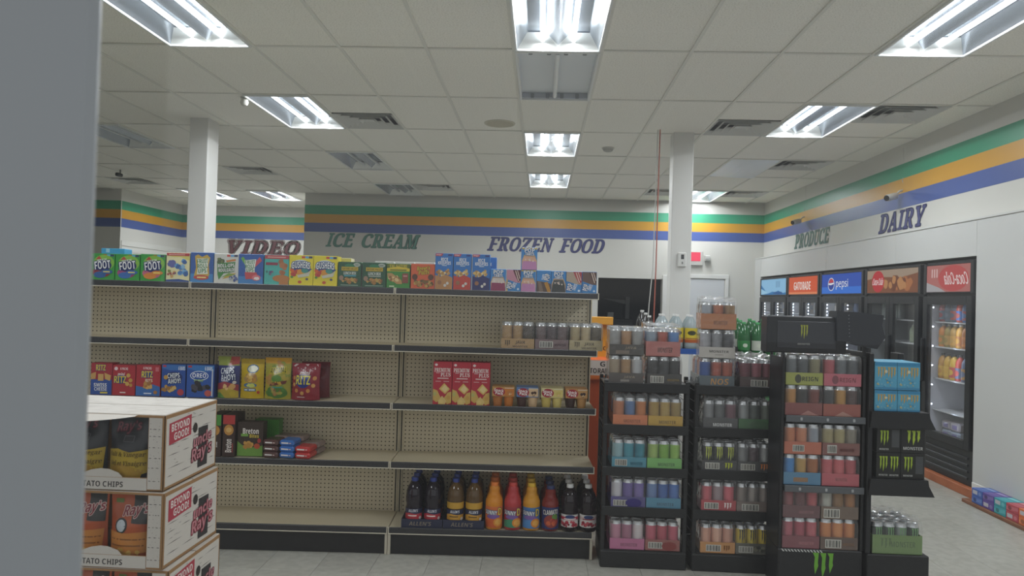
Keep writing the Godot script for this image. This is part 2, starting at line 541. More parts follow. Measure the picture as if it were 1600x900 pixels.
func shell() -> void:
	var white := mat("#cfcec7", 0.42)
	var tilem := mottled(Color("#dfddd2"), Color("#f5f3ea"), 1.4, 0.09, 0.9, 3, 0.42)
	var bar := mat("#e2e1d8", 0.6)
	# floor: slab, vinyl tiles
	var slab := structure("floor", MB.new().span(Vector3(-11, -0.2, 1.0), Vector3(5.2, -0.004, -17)).mesh(), mat("#8e8d88", 0.7))
	var vinyl := []
	for i in 3:
		vinyl.append(mottled(Color(["#9c9b92", "#9f9e95", "#99988f"][i]), Color(["#a8a79e", "#aaa9a0", "#a5a49b"][i]), 1.9, 0.012, 0.38, 11 + i, 0.75))
	var one := MB.new().box(Vector3(0, -0.003, 0), Vector3(0.3032, 0.006, 0.3032), 0.001).mesh()
	var rest := MB.new()
	var rng := RandomNumberGenerator.new()
	rng.seed = 5
	var made := 0
	for ix in range(-31, 13):
		for iz in range(1, 48):
			var x := (ix + 0.5) * 0.3048
			var z := (iz + 0.5) * 0.3048
			if x < LEFT or x > RIGHT or z < FRONT or (z > BACK and (x < ALC_L or x > ALC_R)) or z > ALCOVE:
				continue
			var near := (x > -2.3 and x < 0.9 and z > 3.0 and z < 4.6) or (x > 1.6 and z > 3.3 and z < 9.5)
			if near and made < 290:
				made += 1
				part("floor_tile", one, vinyl[rng.randi() % 3], slab, at(x, 0, -z))
			else:
				rest.box(Vector3(x, -0.003, -z), Vector3(0.3032, 0.006, 0.3032))
	var field := part("tile_field", rest.mesh(), vinyl[0], slab)
	field.set_meta("kind", "stuff")
	# ceiling: roof slab, grid, lay-in tiles
	var ceil := structure("ceiling", MB.new().span(Vector3(-11, CEIL + 0.35, 1.0), Vector3(5.2, CEIL + 0.5, -17)).mesh(), mat("#8a8a86", 0.9))
	var holes := {}
	for f in [[-4, -3], [4, -3], [-4, -1], [-4, 1], [0, -1], [0, 2], [0, 4], [4, -1], [4, 1], [4, 5], [0, 0], [-8, 2], [-4, 3], [-4, 5]]:
		holes["%d %d" % f] = "whole"
	for f in [[-3, 1, 1], [3, 1, 1], [5, 1, 0], [5, 3, 0], [3, 5, 0], [5, 5, 0], [-3, 5, 0], [-7, 4, 0], [-11, 5, 0]]:
		holes["%d %d" % [f[0], f[1]]] = f[2]
	var full := MB.new().box(Vector3(0, 0.016, 0), Vector3(TW - 0.006, 0.016, TD - 0.006), 0.002).mesh()
	var half := MB.new().box(Vector3(0, 0.016, 0), Vector3(TW - 0.006, 0.016, TD / 2 - 0.006), 0.002).mesh()
	for i in range(-15, 7):
		for j in range(-4, 6):
			var x := GX + (i + 0.5) * TW
			var z := GZ + (j + 0.5) * TD
			var h = holes.get("%d %d" % [i, j])
			var tilt := Transform3D(Basis.from_euler(Vector3(rng.randf_range(-0.002, 0.002), 0, rng.randf_range(-0.002, 0.002))), Vector3(x, CEIL, -z))
			if h is String:
				continue
			elif h != null:
				part("ceiling_tile", half, tilem, ceil, at(x, CEIL, -(GZ + (j + (0.25 if h == 1 else 0.75)) * TD)))
			elif i == 6:
				part("ceiling_tile", MB.new().span(Vector3(GX + 6 * TW + 0.003, CEIL + 0.008, -z - TD / 2 + 0.003), Vector3(RIGHT, CEIL + 0.024, -z + TD / 2 - 0.003)).mesh(), tilem, ceil)
			else:
				part("ceiling_tile", full, tilem, ceil, tilt)
	for i in range(-12, -6):
		for r in [5.86, 6.86]:
			if r == 5.86 and (i == -10 or i == -8):
				continue
			part("ceiling_tile", full, tilem, ceil, at(GX + (i + 0.5) * TW, CEIL, -(GZ + (r + 0.5) * TD)))
	for i in range(-15, 7):
		part("grid_bar", MB.new().span(Vector3(GX + i * TW - 0.012, CEIL - 0.001, -FRONT), Vector3(GX + i * TW + 0.012, CEIL + 0.008, -(ALCOVE if i > -12 and i < -6 else BACK)), 0.001).mesh(), bar, ceil)
	for j in range(-3, 7):
		part("grid_bar", MB.new().span(Vector3(LEFT, CEIL + 0.0005, -(GZ + j * TD) - 0.012), Vector3(RIGHT, CEIL + 0.0078, -(GZ + j * TD) + 0.012), 0.001).mesh(), bar, ceil)
	part("grid_bar", MB.new().span(Vector3(ALC_L, CEIL + 0.0005, -(GZ + 6.86 * TD) - 0.012), Vector3(ALC_R, CEIL + 0.0078, -(GZ + 6.86 * TD) + 0.012), 0.001).mesh(), bar, ceil)
	vent(-3, 1.5, "square ceiling air vent beside the lit light on the left")
	vent(3, 1.5, "square ceiling air vent between the thermostat column and the lit right light")
	vent(5, 1.0, "square ceiling air vent right of the lit light, close to the right wall")
	vent(5, 3.0, "square ceiling air vent beyond the sagging lamp cover, by the right wall")
	vent(3, 5.0, "square ceiling air vent half hidden behind the thermostat column")
	vent(5, 5.0, "square ceiling air vent in the far right corner")
	vent(-3, 5.0, "square ceiling air vent above the green lettering, next to a dark light")
	vent(-7, 4.0, "square ceiling air vent right of the left square column")
	vent(-11, 5.0, "square ceiling air vent at the far left, above the dark wall")
	# walls
	var hi := CEIL + 0.35
	var wb := structure("wall_back", MB.new().span(Vector3(ALC_R, 0, -BACK), Vector3(0.964, hi, -BACK - 0.15)).span(Vector3(0.964, 1.93, -BACK), Vector3(2.05, hi, -BACK - 0.15)).span(Vector3(2.05, 0, -BACK), Vector3(4.7, hi, -BACK - 0.15)).mesh(), white)
	stripes(wb, Vector3(ALC_R, 0, -BACK), Vector3(RIGHT, 0, -BACK), Vector3(0, 0, 1))
	var wl := structure("wall_back", MB.new().span(Vector3(LEFT - 0.2, 0, -BACK), Vector3(ALC_L, hi, -BACK - 0.15)).mesh(), white)
	stripes(wl, Vector3(LEFT, 0, -BACK), Vector3(ALC_L, 0, -BACK), Vector3(0, 0, 1))
	var wa := structure("wall_alcove", MB.new().span(Vector3(ALC_L - 0.15, 0, -ALCOVE), Vector3(ALC_R + 0.15, hi, -ALCOVE - 0.15)).mesh(), white)
	stripes(wa, Vector3(ALC_L, 0, -ALCOVE), Vector3(ALC_R, 0, -ALCOVE), Vector3(0, 0, 1))
	var ws := structure("wall_alcove", MB.new().span(Vector3(ALC_L - 0.15, 0, -BACK - 0.15), Vector3(ALC_L, hi, -ALCOVE)).mesh(), white)
	stripes(ws, Vector3(ALC_L, 0, -BACK - 0.02), Vector3(ALC_L, 0, -ALCOVE), Vector3(1, 0, 0))
	for k in 9:
		part("slat", MB.new().span(Vector3(ALC_L, 2.36 - k * 0.105, -BACK - 0.03), Vector3(ALC_L + 0.012, 2.36 - k * 0.105 - 0.092, -ALCOVE), 0.003).mesh(), mat("#d5d5cf", 0.4), ws)
		part("slat", MB.new().span(Vector3(ALC_L + 0.012, 2.27 - k * 0.105, -ALCOVE), Vector3(ALC_R, 2.27 - k * 0.105 - 0.092, -ALCOVE + 0.012), 0.003).mesh(), mat("#d5d5cf", 0.4), wa)
	structure("wall_alcove", MB.new().span(Vector3(ALC_R, 0, -BACK - 0.15), Vector3(ALC_R + 0.15, hi, -ALCOVE)).mesh(), white)
	structure("wall_left", MB.new().span(Vector3(LEFT - 0.2, 0, -FRONT + 0.1), Vector3(LEFT, hi, -BACK)).mesh(), white)
	# right wall: furred out below, with an opening for the coolers
	var wr := structure("wall_right", MB.new().span(Vector3(RIGHT, 0, -FRONT + 0.1), Vector3(RIGHT + 0.15, hi, -6.13)).span(Vector3(RIGHT, 2.0, -6.13), Vector3(RIGHT + 0.15, hi, -12.02)).span(Vector3(RIGHT, 0, -12.02), Vector3(RIGHT + 0.15, hi, -BACK)).span(Vector3(4.6, 0, -5.98), Vector3(4.75, hi, -BACK)).span(Vector3(RIGHT + 0.15, 0, -5.98), Vector3(4.6, hi, -6.13)).mesh(), white)
	stripes(wr, Vector3(RIGHT, 0, -FRONT), Vector3(RIGHT, 0, -BACK), Vector3(-1, 0, 0))
	var board := mat("#c6c7c4", 0.33)
	for q in [[0.0, 2.3, FRONT, 2.05], [0.0, 2.3, 2.053, 4.49], [0.0, 2.3, 4.493, 6.13], [2.0, 2.3, 6.133, 7.5], [2.0, 2.3, 7.503, 9.3], [2.0, 2.3, 9.303, 12.02], [0.0, 2.3, 12.023, BACK]]:
		part("wall_panel", MB.new().span(Vector3(FUR, q[0], -q[2]), Vector3(RIGHT, q[1], -q[3]), 0.002).mesh(), board, wr)
	part("trim_strip", MB.new().span(Vector3(FUR - 0.008, 2.3, -FRONT), Vector3(RIGHT, 2.318, -BACK), 0.003).mesh(), mat("#c9cac6", 0.4), wr)
	structure("baseboard_right", MB.new().span(Vector3(3.565, 0, -6.0), Vector3(4.5, 0.073, -BACK), 0.004).mesh(), mottled(Color("#9c5733"), Color("#a9623c"), 0.8, 0.01, 0.5, 21, 0.7))
	structure("trim_1", MB.new().span(Vector3(3.44, 0, -3.0), Vector3(FUR - 0.009, 0.028, -5.998), 0.004).mesh(), mottled(Color("#74492f"), Color("#815338"), 0.8, 0.01, 0.5, 22, 0.7))
	structure("baseboard_right", MB.new().span(Vector3(FUR - 0.008, 0.028, -3.0), Vector3(FUR, 0.13, -6.125), 0.002).mesh(), mat("#d9d9d4", 0.4))
	# shop front
	var alu := mat("#a3a8ad", 0.45, 0.15)
	structure("wall_front", MB.new().span(Vector3(LEFT - 0.2, 2.9, -FRONT + 0.1), Vector3(RIGHT + 0.15, hi, -FRONT)).span(Vector3(LEFT - 0.2, 0, -FRONT + 0.1), Vector3(RIGHT + 0.15, 0.25, -FRONT)).mesh(), mat("#8f918f", 0.7))
	var win := structure("window_1", MB.new().span(Vector3(LEFT, 0.25, -FRONT + 0.1), Vector3(RIGHT, 0.31, -FRONT)).span(Vector3(LEFT, 2.84, -FRONT + 0.1), Vector3(RIGHT, 2.9, -FRONT)).mesh(), alu)
	for x in [-7.3, -5.2, -3.2, 1.6]:
		part("mullion", MB.new().span(Vector3(x, 0.31, -FRONT + 0.1), Vector3(x + 0.06, 2.84, -FRONT), 0.003).mesh(), alu, win)
	var post := MB.new()
	post.xf = Transform3D(Basis(Vector3.RIGHT, Vector3(0, 0, -1), Vector3.UP), Vector3.ZERO)
	post.prism([Vector2(-0.42, 0.38), Vector2(-0.2505, 0.38), Vector2(-0.2465, 0.384), Vector2(-0.262, 0.41), Vector2(-0.32, FRONT), Vector2(-0.42, FRONT)], 0.31, 2.84)
	part("mullion", post.mesh(), mat("#b7bcc0", 0.5), win)
	part("pane", MB.new().quad_of(Vector3(LEFT, 0.31, -FRONT + 0.02), Vector3(RIGHT, 2.84, -FRONT + 0.02)).mesh(), clear(0.02, 0.0), win)
	structure("ground_outside", MB.new().span(Vector3(-25, -0.3, 30), Vector3(25, -0.02, -FRONT + 0.1)).mesh(), mottled(Color("#5d5e5e"), Color("#7d7d7b"), 0.5, 0.05, 0.9, 31, 0.6))

# ---------------------------------------------------------------- the shelving run
func shelving() -> void:
	var tan_ := mat("#d6ccb2", 0.5)
	var dark := mat("#303033", 0.45)
	var pale := mat("#c6bfae", 0.45)
	# perforated back panel: 1 inch pitch, real holes
	var pm := MB.new()
	var p := 0.0254
	var r := 0.0036
	for i in 47:
		for j in 56:
			var x := -0.0127 - p - i * p
			var y := 0.165 + j * p
			var o := [Vector2(x - p / 2, y - p / 2), Vector2(x + p / 2, y - p / 2), Vector2(x + p / 2, y + p / 2), Vector2(x - p / 2, y + p / 2)]
			var q := [Vector2(x - r, y - r), Vector2(x + r, y - r), Vector2(x + r, y + r), Vector2(x - r, y + r)]
			for k in 4:
				var a: Vector2 = o[k]
				var b: Vector2 = o[(k + 1) % 4]
				var d: Vector2 = q[(k + 1) % 4]
				var e: Vector2 = q[k]
				pm.quad(Vector3(a.x, a.y, 0), Vector3(b.x, b.y, 0), Vector3(d.x, d.y, 0), Vector3(e.x, e.y, 0), Vector3.BACK)
	var panel := pm.mesh()
	var names := ["right of the three, next to the drink racks", "middle of the three, with the yellow bags", "left of the three, behind the chip cartons"]
	for s in 3:
		var t := thing("shelving_unit", "tan perforated steel shelving unit, %s" % names[s], "shelving", G * at(-1.2192 * s, 0, 0), "joined shelving units of the snack aisle")
		part("back_panel", panel, tan_, t, at(0, 0, -0.36))
		part("inner_panel", MB.new().span(Vector3(-1.21, 0.02, -0.375), Vector3(-0.01, 1.57, -0.385)).mesh(), mat("#4c463a", 0.8), t)
		for x in [-1.218, -0.001]:
			part("upright", MB.new().span(Vector3(x - (0.0 if x < -1.0 else 0.026), 0, -0.352), Vector3(x + (0.026 if x < -1.0 else 0.0), 1.575, -0.39), 0.002).mesh(), tan_, t)
			part("upright_slots", MB.new().span(Vector3(x + (0.009 if x < -1.0 else -0.017), 0.15, -0.35), Vector3(x + (0.017 if x < -1.0 else -0.009), 1.55, -0.353)).mesh(), mat("#3a362d", 0.7), t)
		part("kick_plate", MB.new().span(Vector3(-1.217, 0.0, -0.02), Vector3(-0.002, 0.118, -0.035), 0.002).mesh(), mat("#1d1d1f", 0.5), t)
		for x in [-1.21, -0.0092]:
			part("base_foot", MB.new().span(Vector3(x - 0.008, 0, -0.004), Vector3(x + 0.008, 0.13, -0.36), 0.002).mesh(), pale, t)
		for k in 5:
			var y: float = DECKS[k]
			var sh := part("shelf", MB.new().span(Vector3(-1.2165, y - 0.004, -0.012), Vector3(-0.0025, y - 0.03, -0.358), 0.002).mesh(), tan_, t)
			part("price_rail", MB.new().span(Vector3(-1.2135, y + 0.004, 0.0), Vector3(-0.0055, y - 0.03, -0.014), 0.003).mesh(), dark, sh)
			part("rail_lip", MB.new().span(Vector3(-1.2165, y - 0.03, 0.003), Vector3(-0.0025, y - 0.0355, -0.014), 0.001).mesh(), pale, sh)
			for x in [-1.2145, -0.0045]:
				part("rail_end", MB.new().span(Vector3(x - 0.003, y + 0.005, 0.002), Vector3(x + 0.003, y - 0.033, -0.014), 0.001).mesh(), pale, sh)

# ---------------------------------------------------------------- packaged goods
func carton(called: String, label: String, category: String, xf: Transform3D, w: float, h: float, d: float, side: String, front: String, list: Array, group := "") -> Node3D:
	var t := thing(called, label, category, xf, group)
	part("box", MB.new().paint(side).box(Vector3(0, h / 2, 0), Vector3(w, h, d), 0.0015).mesh(), inked(0.42), t)
	var a := Art.new(w - 0.003, h - 0.003)
	a.rect(0, 0, 100, 100, front)
	a.ops(list)
	part("front_print", a.mesh(flat(d / 2)), inked(0.38), t, at(0, h / 2, 0))
	return t

func shelf_at(deck: int, s: float, lz: float, turn := 0.0, lift := 0.0) -> Transform3D:
	return G * at(s, DECKS[deck] + lift, lz, turn)

func pouch_form(w: float, h: float, t: float) -> Callable:
	return func(x: float, y: float, l: float):
		var f := func(px: float, py: float) -> float:
			var u := clampf(2.0 * px / w, -1, 1)
			var q := clampf(py / h + 0.5, 0, 1)
			var fv := 0.72 + 0.28 * smoothstep(0.0, 0.2, q) if q < 0.5 else 1.0 - smoothstep(0.5, 0.92, q)
			return t / 2.0 * (1.0 - pow(absf(u), 2.6)) * fv + 0.0012 + 0.0018 * sin(u * 7.0 + q * 11.0) * (1.0 - absf(u)) * sin(q * 9.0)
		var z: float = f.call(x, y)
		var e := 0.004
		return [Vector3(x, y, z + l), Vector3((f.call(x - e, y) - f.call(x + e, y)) / (2 * e), (f.call(x, y - e) - f.call(x, y + e)) / (2 * e), 1).normalized()]

func pouch(called: String, label: String, category: String, xf: Transform3D, w: float, h: float, t: float, color: String, list: Array, group := "", seal := "") -> Node3D:
	var o := thing(called, label, category, xf, group)
	var f := pouch_form(w, h, t)
	var m := MB.new()
	var nu := 12
	var nv := 16
	for i in nu:
		for j in nv:
			m.paint(color if j < nv - 2 or seal == "" else seal)
			var q := []
			for k in [[0, 0], [1, 0], [1, 1], [0, 1]]:
				var x: float = ((i + k[0]) / float(nu) - 0.5) * w
				var y: float = ((j + k[1]) / float(nv) - 0.5) * h
				var waist: float = 1.0 - 0.05 * sin(PI * (j + k[1]) / nv)
				var r: Array = f.call(x, y, 0.0)
				q.append([Vector3(x * waist, y, r[0].z), r[1], Vector3(x * waist, y, -r[0].z), Vector3(r[1].x, r[1].y, -r[1].z)])
			m.tri3(q[0][0], q[1][0], q[2][0], q[0][1], q[1][1], q[2][1])
			m.tri3(q[0][0], q[2][0], q[3][0], q[0][1], q[2][1], q[3][1])
			m.tri3(q[0][2], q[1][2], q[2][2], q[0][3], q[1][3], q[2][3])
			m.tri3(q[0][2], q[2][2], q[3][2], q[0][3], q[2][3], q[3][3])
	for i in nu:                                              # the folded bottom
		var x0 := (i / float(nu) - 0.5) * w
		var x1 := ((i + 1) / float(nu) - 0.5) * w
		var z0: float = f.call(x0, -h / 2, 0.0)[0].z
		var z1: float = f.call(x1, -h / 2, 0.0)[0].z
		m.quad(Vector3(x0, -h / 2, -z0), Vector3(x1, -h / 2, -z1), Vector3(x1, -h / 2, z1), Vector3(x0, -h / 2, z0), Vector3.DOWN)
	part("pouch", m.mesh(), inked(0.28), o, at(0, h / 2, 0))
	var a := Art.new(w * 0.93, h)
	a.ly = 0.0008
	a.ops(list)
	if list.size():
		part("front_print", a.mesh(f, 0.016), inked(0.28), o, at(0, h / 2, 0))
	return o

const WAIST := [[0.0, 0.0], [0.9, 0.0], [1.0, 0.03], [1.0, 0.36], [0.94, 0.4], [0.94, 0.46], [1.0, 0.5], [1.0, 0.6], [0.93, 0.72], [0.72, 0.82], [0.42, 0.885], [0.33, 0.9], [0.33, 0.935], [0.0, 0.935]]
const LONG_NECK := [[0.0, 0.0], [0.9, 0.0], [1.0, 0.03], [1.0, 0.56], [0.97, 0.62], [0.8, 0.7], [0.62, 0.76], [0.58, 0.82], [0.62, 0.87], [0.46, 0.92], [0.4, 0.935], [0.0, 0.935]]
const SODA := [[0.0, 0.0], [0.78, 0.0], [0.98, 0.05], [1.0, 0.12], [0.97, 0.3], [1.0, 0.42], [1.0, 0.58], [0.92, 0.7], [0.68, 0.82], [0.36, 0.91], [0.27, 0.94], [0.27, 0.955], [0.0, 0.955]]
var shapes := {}
func form(kind: String, pr: Array, r: float, h: float, seg := 20) -> ArrayMesh:
	var key := "%s %s %s" % [kind, r, h]
	if not shapes.has(key):
		var q := []
		for k in pr:
			q.append(Vector2(k[0] * r, k[1] * h))
		shapes[key] = MB.new().lathe(q, seg).mesh()
	return shapes[key]

func round_(r: float) -> Callable:
	return func(x: float, y: float, l: float): return [Vector3(sin(x / r) * (r + l), y, cos(x / r) * (r + l)), Vector3(sin(x / r), 0, cos(x / r))]

var labels_made := {}
func bottle(called: String, label: String, xf: Transform3D, kind: String, r: float, h: float, liquid: Material, cap: String, band: Array, list: Array, group := "", key := "") -> Node3D:
	var t := thing(called, label, "bottle", xf, group)
	part("body", form(kind, {"waist": WAIST, "neck": LONG_NECK, "soda": SODA}[kind], r, h), liquid, t)
	var cr: float = {"waist": 0.4, "neck": 0.46, "soda": 0.31}[kind] * r
	var top: float = {"waist": 0.92, "neck": 0.915, "soda": 0.945}[kind] * h
	part("cap", form("cap", [[0.0, 0.0], [1.0, 0.0], [1.0, 0.85], [0.9, 1.0], [0.0, 1.0]], cr, h - top, 14), mat(cap, 0.4), t, at(0, top, 0))
	if band.size():
		if key == "" or not labels_made.has(key):
			var bh: float = (band[1] - band[0]) * h
			var a := Art.new(r * 2.6, bh)
			a.rect(0, 0, 100, 100, band[2])
			a.ops(list)
			labels_made[key] = a.mesh(round_(r + 0.0006), 0.014)
		part("label", labels_made[key], inked(0.4), t, at(0, (band[0] + band[1]) / 2 * h, 0))
	return t

# drink cans in a shrink-wrapped tray
const CAN := [[0.0, 0.006], [0.6, 0.0], [0.82, 0.006], [1.0, 0.03], [1.0, 0.875]]
const CAN_TOP := [[1.0, 0.875], [0.97, 0.9], [0.86, 0.955], [0.88, 0.985], [0.86, 1.0], [0.78, 0.985], [0.0, 0.98]]
var can_mesh: ArrayMesh
var film_meshes := []
var claw_meshes := {}
func can_shape() -> ArrayMesh:
	if can_mesh == null:
		can_mesh = ArrayMesh.new()
		for pr in [CAN, CAN_TOP]:
			var q := []
			for k in pr:
				q.append(Vector2(k[0] * 0.0315, k[1] * 0.157))
			MB.new().lathe(q, 16).add_to(can_mesh)
	return can_mesh

func can_metal(color: String) -> StandardMaterial3D:
	return mat(color, 0.24, 0.3)

func film_shape(sd: int, loose: float) -> ArrayMesh:                        # loose crinkled film over twelve cans
	var fn := FastNoiseLite.new()
	fn.seed = sd; fn.frequency = 9.0
	var warp := func(p: Vector3) -> Vector3:
		var side := 0.0011 + fn.get_noise_3dv(p * 2.4) * 0.0016
		var q := Vector3(p.x * 0.0995, 0.002 + p.y * 0.158, p.z * 0.1315)
		var tuck := smoothstep(0.8, 1.0, p.y)
		q.x *= 1.0 - 0.09 * tuck; q.z *= 1.0 - 0.07 * tuck
		return q + Vector3(p.x, 0, p.z).normalized() * side * (1.0 + 5.0 * tuck) + Vector3(0, (0.0025 + fn.get_noise_2d(p.x * 2.6, p.z * 2.6) * (0.0045 + 0.026 * loose) + 0.02 * loose) * tuck, 0)
	var m := MB.new()
	var k := 11
	for f in 5:
		for i in k:
			for j in k:
				var c := []
				for e in [[0, 0], [1, 0], [1, 1], [0, 1]]:
					var u: float = (i + e[0]) / float(k)
					var w: float = (j + e[1]) / float(k)
					var p: Vector3
					match f:
						0: p = Vector3(u * 2 - 1, w, 1)
						1: p = Vector3(u * 2 - 1, w, -1)
						2: p = Vector3(1, w, u * 2 - 1)
						3: p = Vector3(-1, w, u * 2 - 1)
						4: p = Vector3(u * 2 - 1, 1, w * 2 - 1)
					c.append(warp.call(p))
				m.quad(c[0], c[1], c[2], c[3], (c[0] + c[2]) / 2 - Vector3(0, 0.08, 0))
	return m.mesh()

func can_pack(label: String, xf: Transform3D, cans: Array, tray: String, list: Array, o := {}) -> Node3D:
	var t := thing("can_pack", label, "drink pack", xf, "shrink-wrapped packs of drink cans")
	var cols: int = o.get("cols", 3)
	var rows: int = o.get("rows", 4)
	var p := 0.0635
	var w := p * cols + 0.004
	var d := p * rows + 0.004
	var th: float = o.get("th", 0.062)
	for i in cols:
		for j in rows:
			var c := part("can", can_shape(), null, t, at((i - (cols - 1) / 2.0) * p, 0.003, ((rows - 1) / 2.0 - j) * p, i * 37.0 + j * 71.0))
			c.set_surface_override_material(0, can_metal(cans[(i + j * 2) % cans.size()]))
			c.set_surface_override_material(1, mat("#cfd2d4", 0.22, 0.85))
			if o.has("claw") and j == 0:
				if not claw_meshes.has(o.claw):
					var a := Art.new(0.05, 0.1)
					a.claw(50, 50, 70, 80, o.claw)
					claw_meshes[o.claw] = a.mesh(round_(0.0317), 0.01)
				part("claw_mark", claw_meshes[o.claw], inked(0.4), c, at(0, 0.095, 0, -(i * 37.0 + j * 71.0)))
	if tray:
		var m := MB.new().paint(tray)
		m.span(Vector3(-w / 2, 0, -d / 2), Vector3(w / 2, 0.002, d / 2))
		for s in [-1.0, 1.0]:
			m.span(Vector3(s * w / 2, 0.002, -d / 2), Vector3(s * (w / 2 + 0.002), th, d / 2))
			m.span(Vector3(-w / 2 - 0.002, 0.0, s * d / 2), Vector3(w / 2 + 0.002, th, s * (d / 2 + 0.002)))
		var tr := part("tray", m.mesh(), inked(0.55), t)
		var a := Art.new(w, th)
		a.ops(list)
		if a.v.size():
			part("tray_print", a.mesh(flat(d / 2 + 0.002)), inked(0.5), tr, at(0, th / 2, 0))
	if o.get("film", true):
		if film_meshes.is_empty():
			for i in 8:
				film_meshes.append(film_shape(40 + i, floorf(i / 4.0)))
		var fs := Transform3D(Basis.from_scale(Vector3(w / 0.1945, 1, d / 0.258)), Vector3.ZERO)
		part("shrink_film", film_meshes[taken["can_pack"] % 4 + (4 if o.get("loose", false) else 0)], clear(0.05, 0.07), t, fs)
	return t

func groceries() -> void:
	var K := "fruit snack boxes on the top shelf"
	var g := "#3a9c40"
	var lid := [["r", 52, 91, 14, 7, "#c8433c"], ["r", 67, 91, 14, 7, "#5fa8d8"], ["r", 82, 91, 15, 7, "#33385e"]]
	# top shelf, left to right
	for q in [[-2.981, 0.145, 0.161, "#8c3038", "#2f5f9c", "a blue splash, leftmost of three"], [-2.832, 0.147, 0.161, "#a24a7a", "#3d6fb4", "a pink and blue splash, middle of three"], [-2.681, 0.147, 0.165, "#c76a86", "#d98a3a", "an orange flash, right of three"]]:
		carton("fruit_snack_box", "green fruit snack box with %s" % q[5], "snack box", shelf_at(0, q[0], -0.08), q[1], q[2], 0.09, "#2d8436", g, lid + [["e", 55, 66, 44, 30, "#86bd45"], ["p", [[20, 78], [34, 92], [46, 80]], "#b8483e"], ["e", 46, 30, 38, 20, q[3]], ["e", 40, 20, 26, 12, q[4]], ["e", 50, 56, 38, 22, "#22346f"], ["t", "FOOT", 50, 58, 66, 30, "#eef0f2", {"rot": 7, "out": "#22346f", "ow": 0.1}], ["t", "FRUIT BY THE", 47, 76, 40, 8, "#f2f2ee", {"rot": 12}], ["e", 70, 32, 24, 8, q[4]], ["r", 54, 30, 28, 4, "#f2e27a"]], K)
	carton("fruit_snack_box", "cream fruit snack box with red top band and blue foot band", "snack box", shelf_at(0, -2.53, -0.08), 0.14, 0.178, 0.09, "#d8d2a4", "#e6dfac", [["p", [[0, 90], [30, 86], [65, 86], [100, 74], [100, 100], [0, 100]], "#d9cf6a"], ["r", 0, 90, 100, 10, "#b23236"], ["r", 10, 93, 70, 3, "#e0a39a"], ["p", [[0, 0], [100, 0], [100, 6], [55, 11], [0, 8]], "#26498c"], ["e", 24, 63, 19, 13, "#5a5f9e", 0.12], ["b", 70, 48, 24, 28, 16, 9, ["#3f79b8", "#5b9ccd", "#2c5c9a", "#86b7d6"], 4], ["b", 24, 30, 18, 10, 9, 6, ["#a2483e", "#7d8a3a", "#c99a52", "#6b4a66"], 5]], K)
	carton("fruit_snack_box", "blue fruit snack box with green and white roll lettering, left of the white box", "snack box", shelf_at(0, -2.386, -0.08), 0.138, 0.184, 0.09, "#2b6fb0", "#23559f", [["r", 0, 0, 100, 30, "#3d86c2"], ["p", [[18, 88], [32, 94], [50, 86], [72, 94], [86, 84], [80, 60], [84, 26], [70, 14], [30, 12], [16, 24], [24, 50]], "#c8a63e"], ["p", [[26, 80], [78, 82], [74, 40], [78, 30], [28, 28], [32, 54]], "#dfe3d4"], ["t", "FRUIT", 52, 72, 48, 14, "#2c7d45", {"rot": 6}], ["t", "ROLL", 52, 56, 46, 14, "#2c7d45", {"rot": 6}], ["t", "UPS", 52, 40, 36, 14, "#2c7d45", {"rot": 6}], ["e", 48, 18, 34, 8, "#c0473c"], ["r", 30, 16, 40, 4, "#f0dd8a"]], K)
	carton("fruit_snack_box", "white fruit snack box with green patch and white lettering", "snack box", shelf_at(0, -2.24, -0.08), 0.146, 0.18, 0.09, "#c4c6bc", "#d3d4cc", lid + [["b", 22, 80, 14, 8, 5, 8, ["#4d5a35", "#6b7a44"], 6], ["p", [[12, 68], [88, 74], [82, 40], [40, 34], [20, 12], [14, 30]], "#3f8a3e"], ["p", [[48, 78], [88, 84], [90, 78], [52, 72]], "#c9813a"], ["p", [[34, 14], [62, 34], [94, 36], [66, 22]], "#c5a23f"], ["p", [[30, 20], [62, 36], [90, 30], [60, 26]], "#7da03c"], ["t", "ROLL-UPS", 50, 61, 68, 12, "#f3f5ee", {"rot": 4, "out": "#2d6f33", "ow": 0.1}], ["t", "ROULEAUX", 52, 46, 66, 12, "#f3f5ee", {"rot": 4, "out": "#2d6f33", "ow": 0.1}], ["b", 82, 18, 14, 8, 6, 6, ["#3a4f86", "#a9b0b4", "#5c6a9e"], 7]], K)
	carton("fruit_snack_box", "blue fruit snack box with a red patch, right of the white box", "snack box", shelf_at(0, -2.093, -0.08), 0.148, 0.182, 0.09, "#2b6fb0", "#2358a4", [["r", 0, 0, 100, 26, "#3d82c0"], ["p", [[8, 86], [18, 92], [36, 70], [26, 64]], "#6cab4a"], ["p", [[86, 92], [96, 80], [66, 56], [60, 66]], "#c54b55"], ["p", [[24, 80], [72, 84], [66, 46], [70, 34], [30, 36]], "#dfe5da"], ["t", "FRUIT", 47, 74, 40, 12, "#2c7d45", {"rot": 4}], ["t", "ROLL", 47, 60, 40, 12, "#2c7d45", {"rot": 4}], ["t", "UPS", 47, 47, 30, 12, "#2c7d45", {"rot": 4}], ["p", [[26, 40], [74, 40], [84, 20], [30, 16]], "#c24a4e"], ["e", 74, 22, 18, 10, "#d8737c"], ["e", 76, 20, 11, 5, "#efe3df", 0.2]], K)
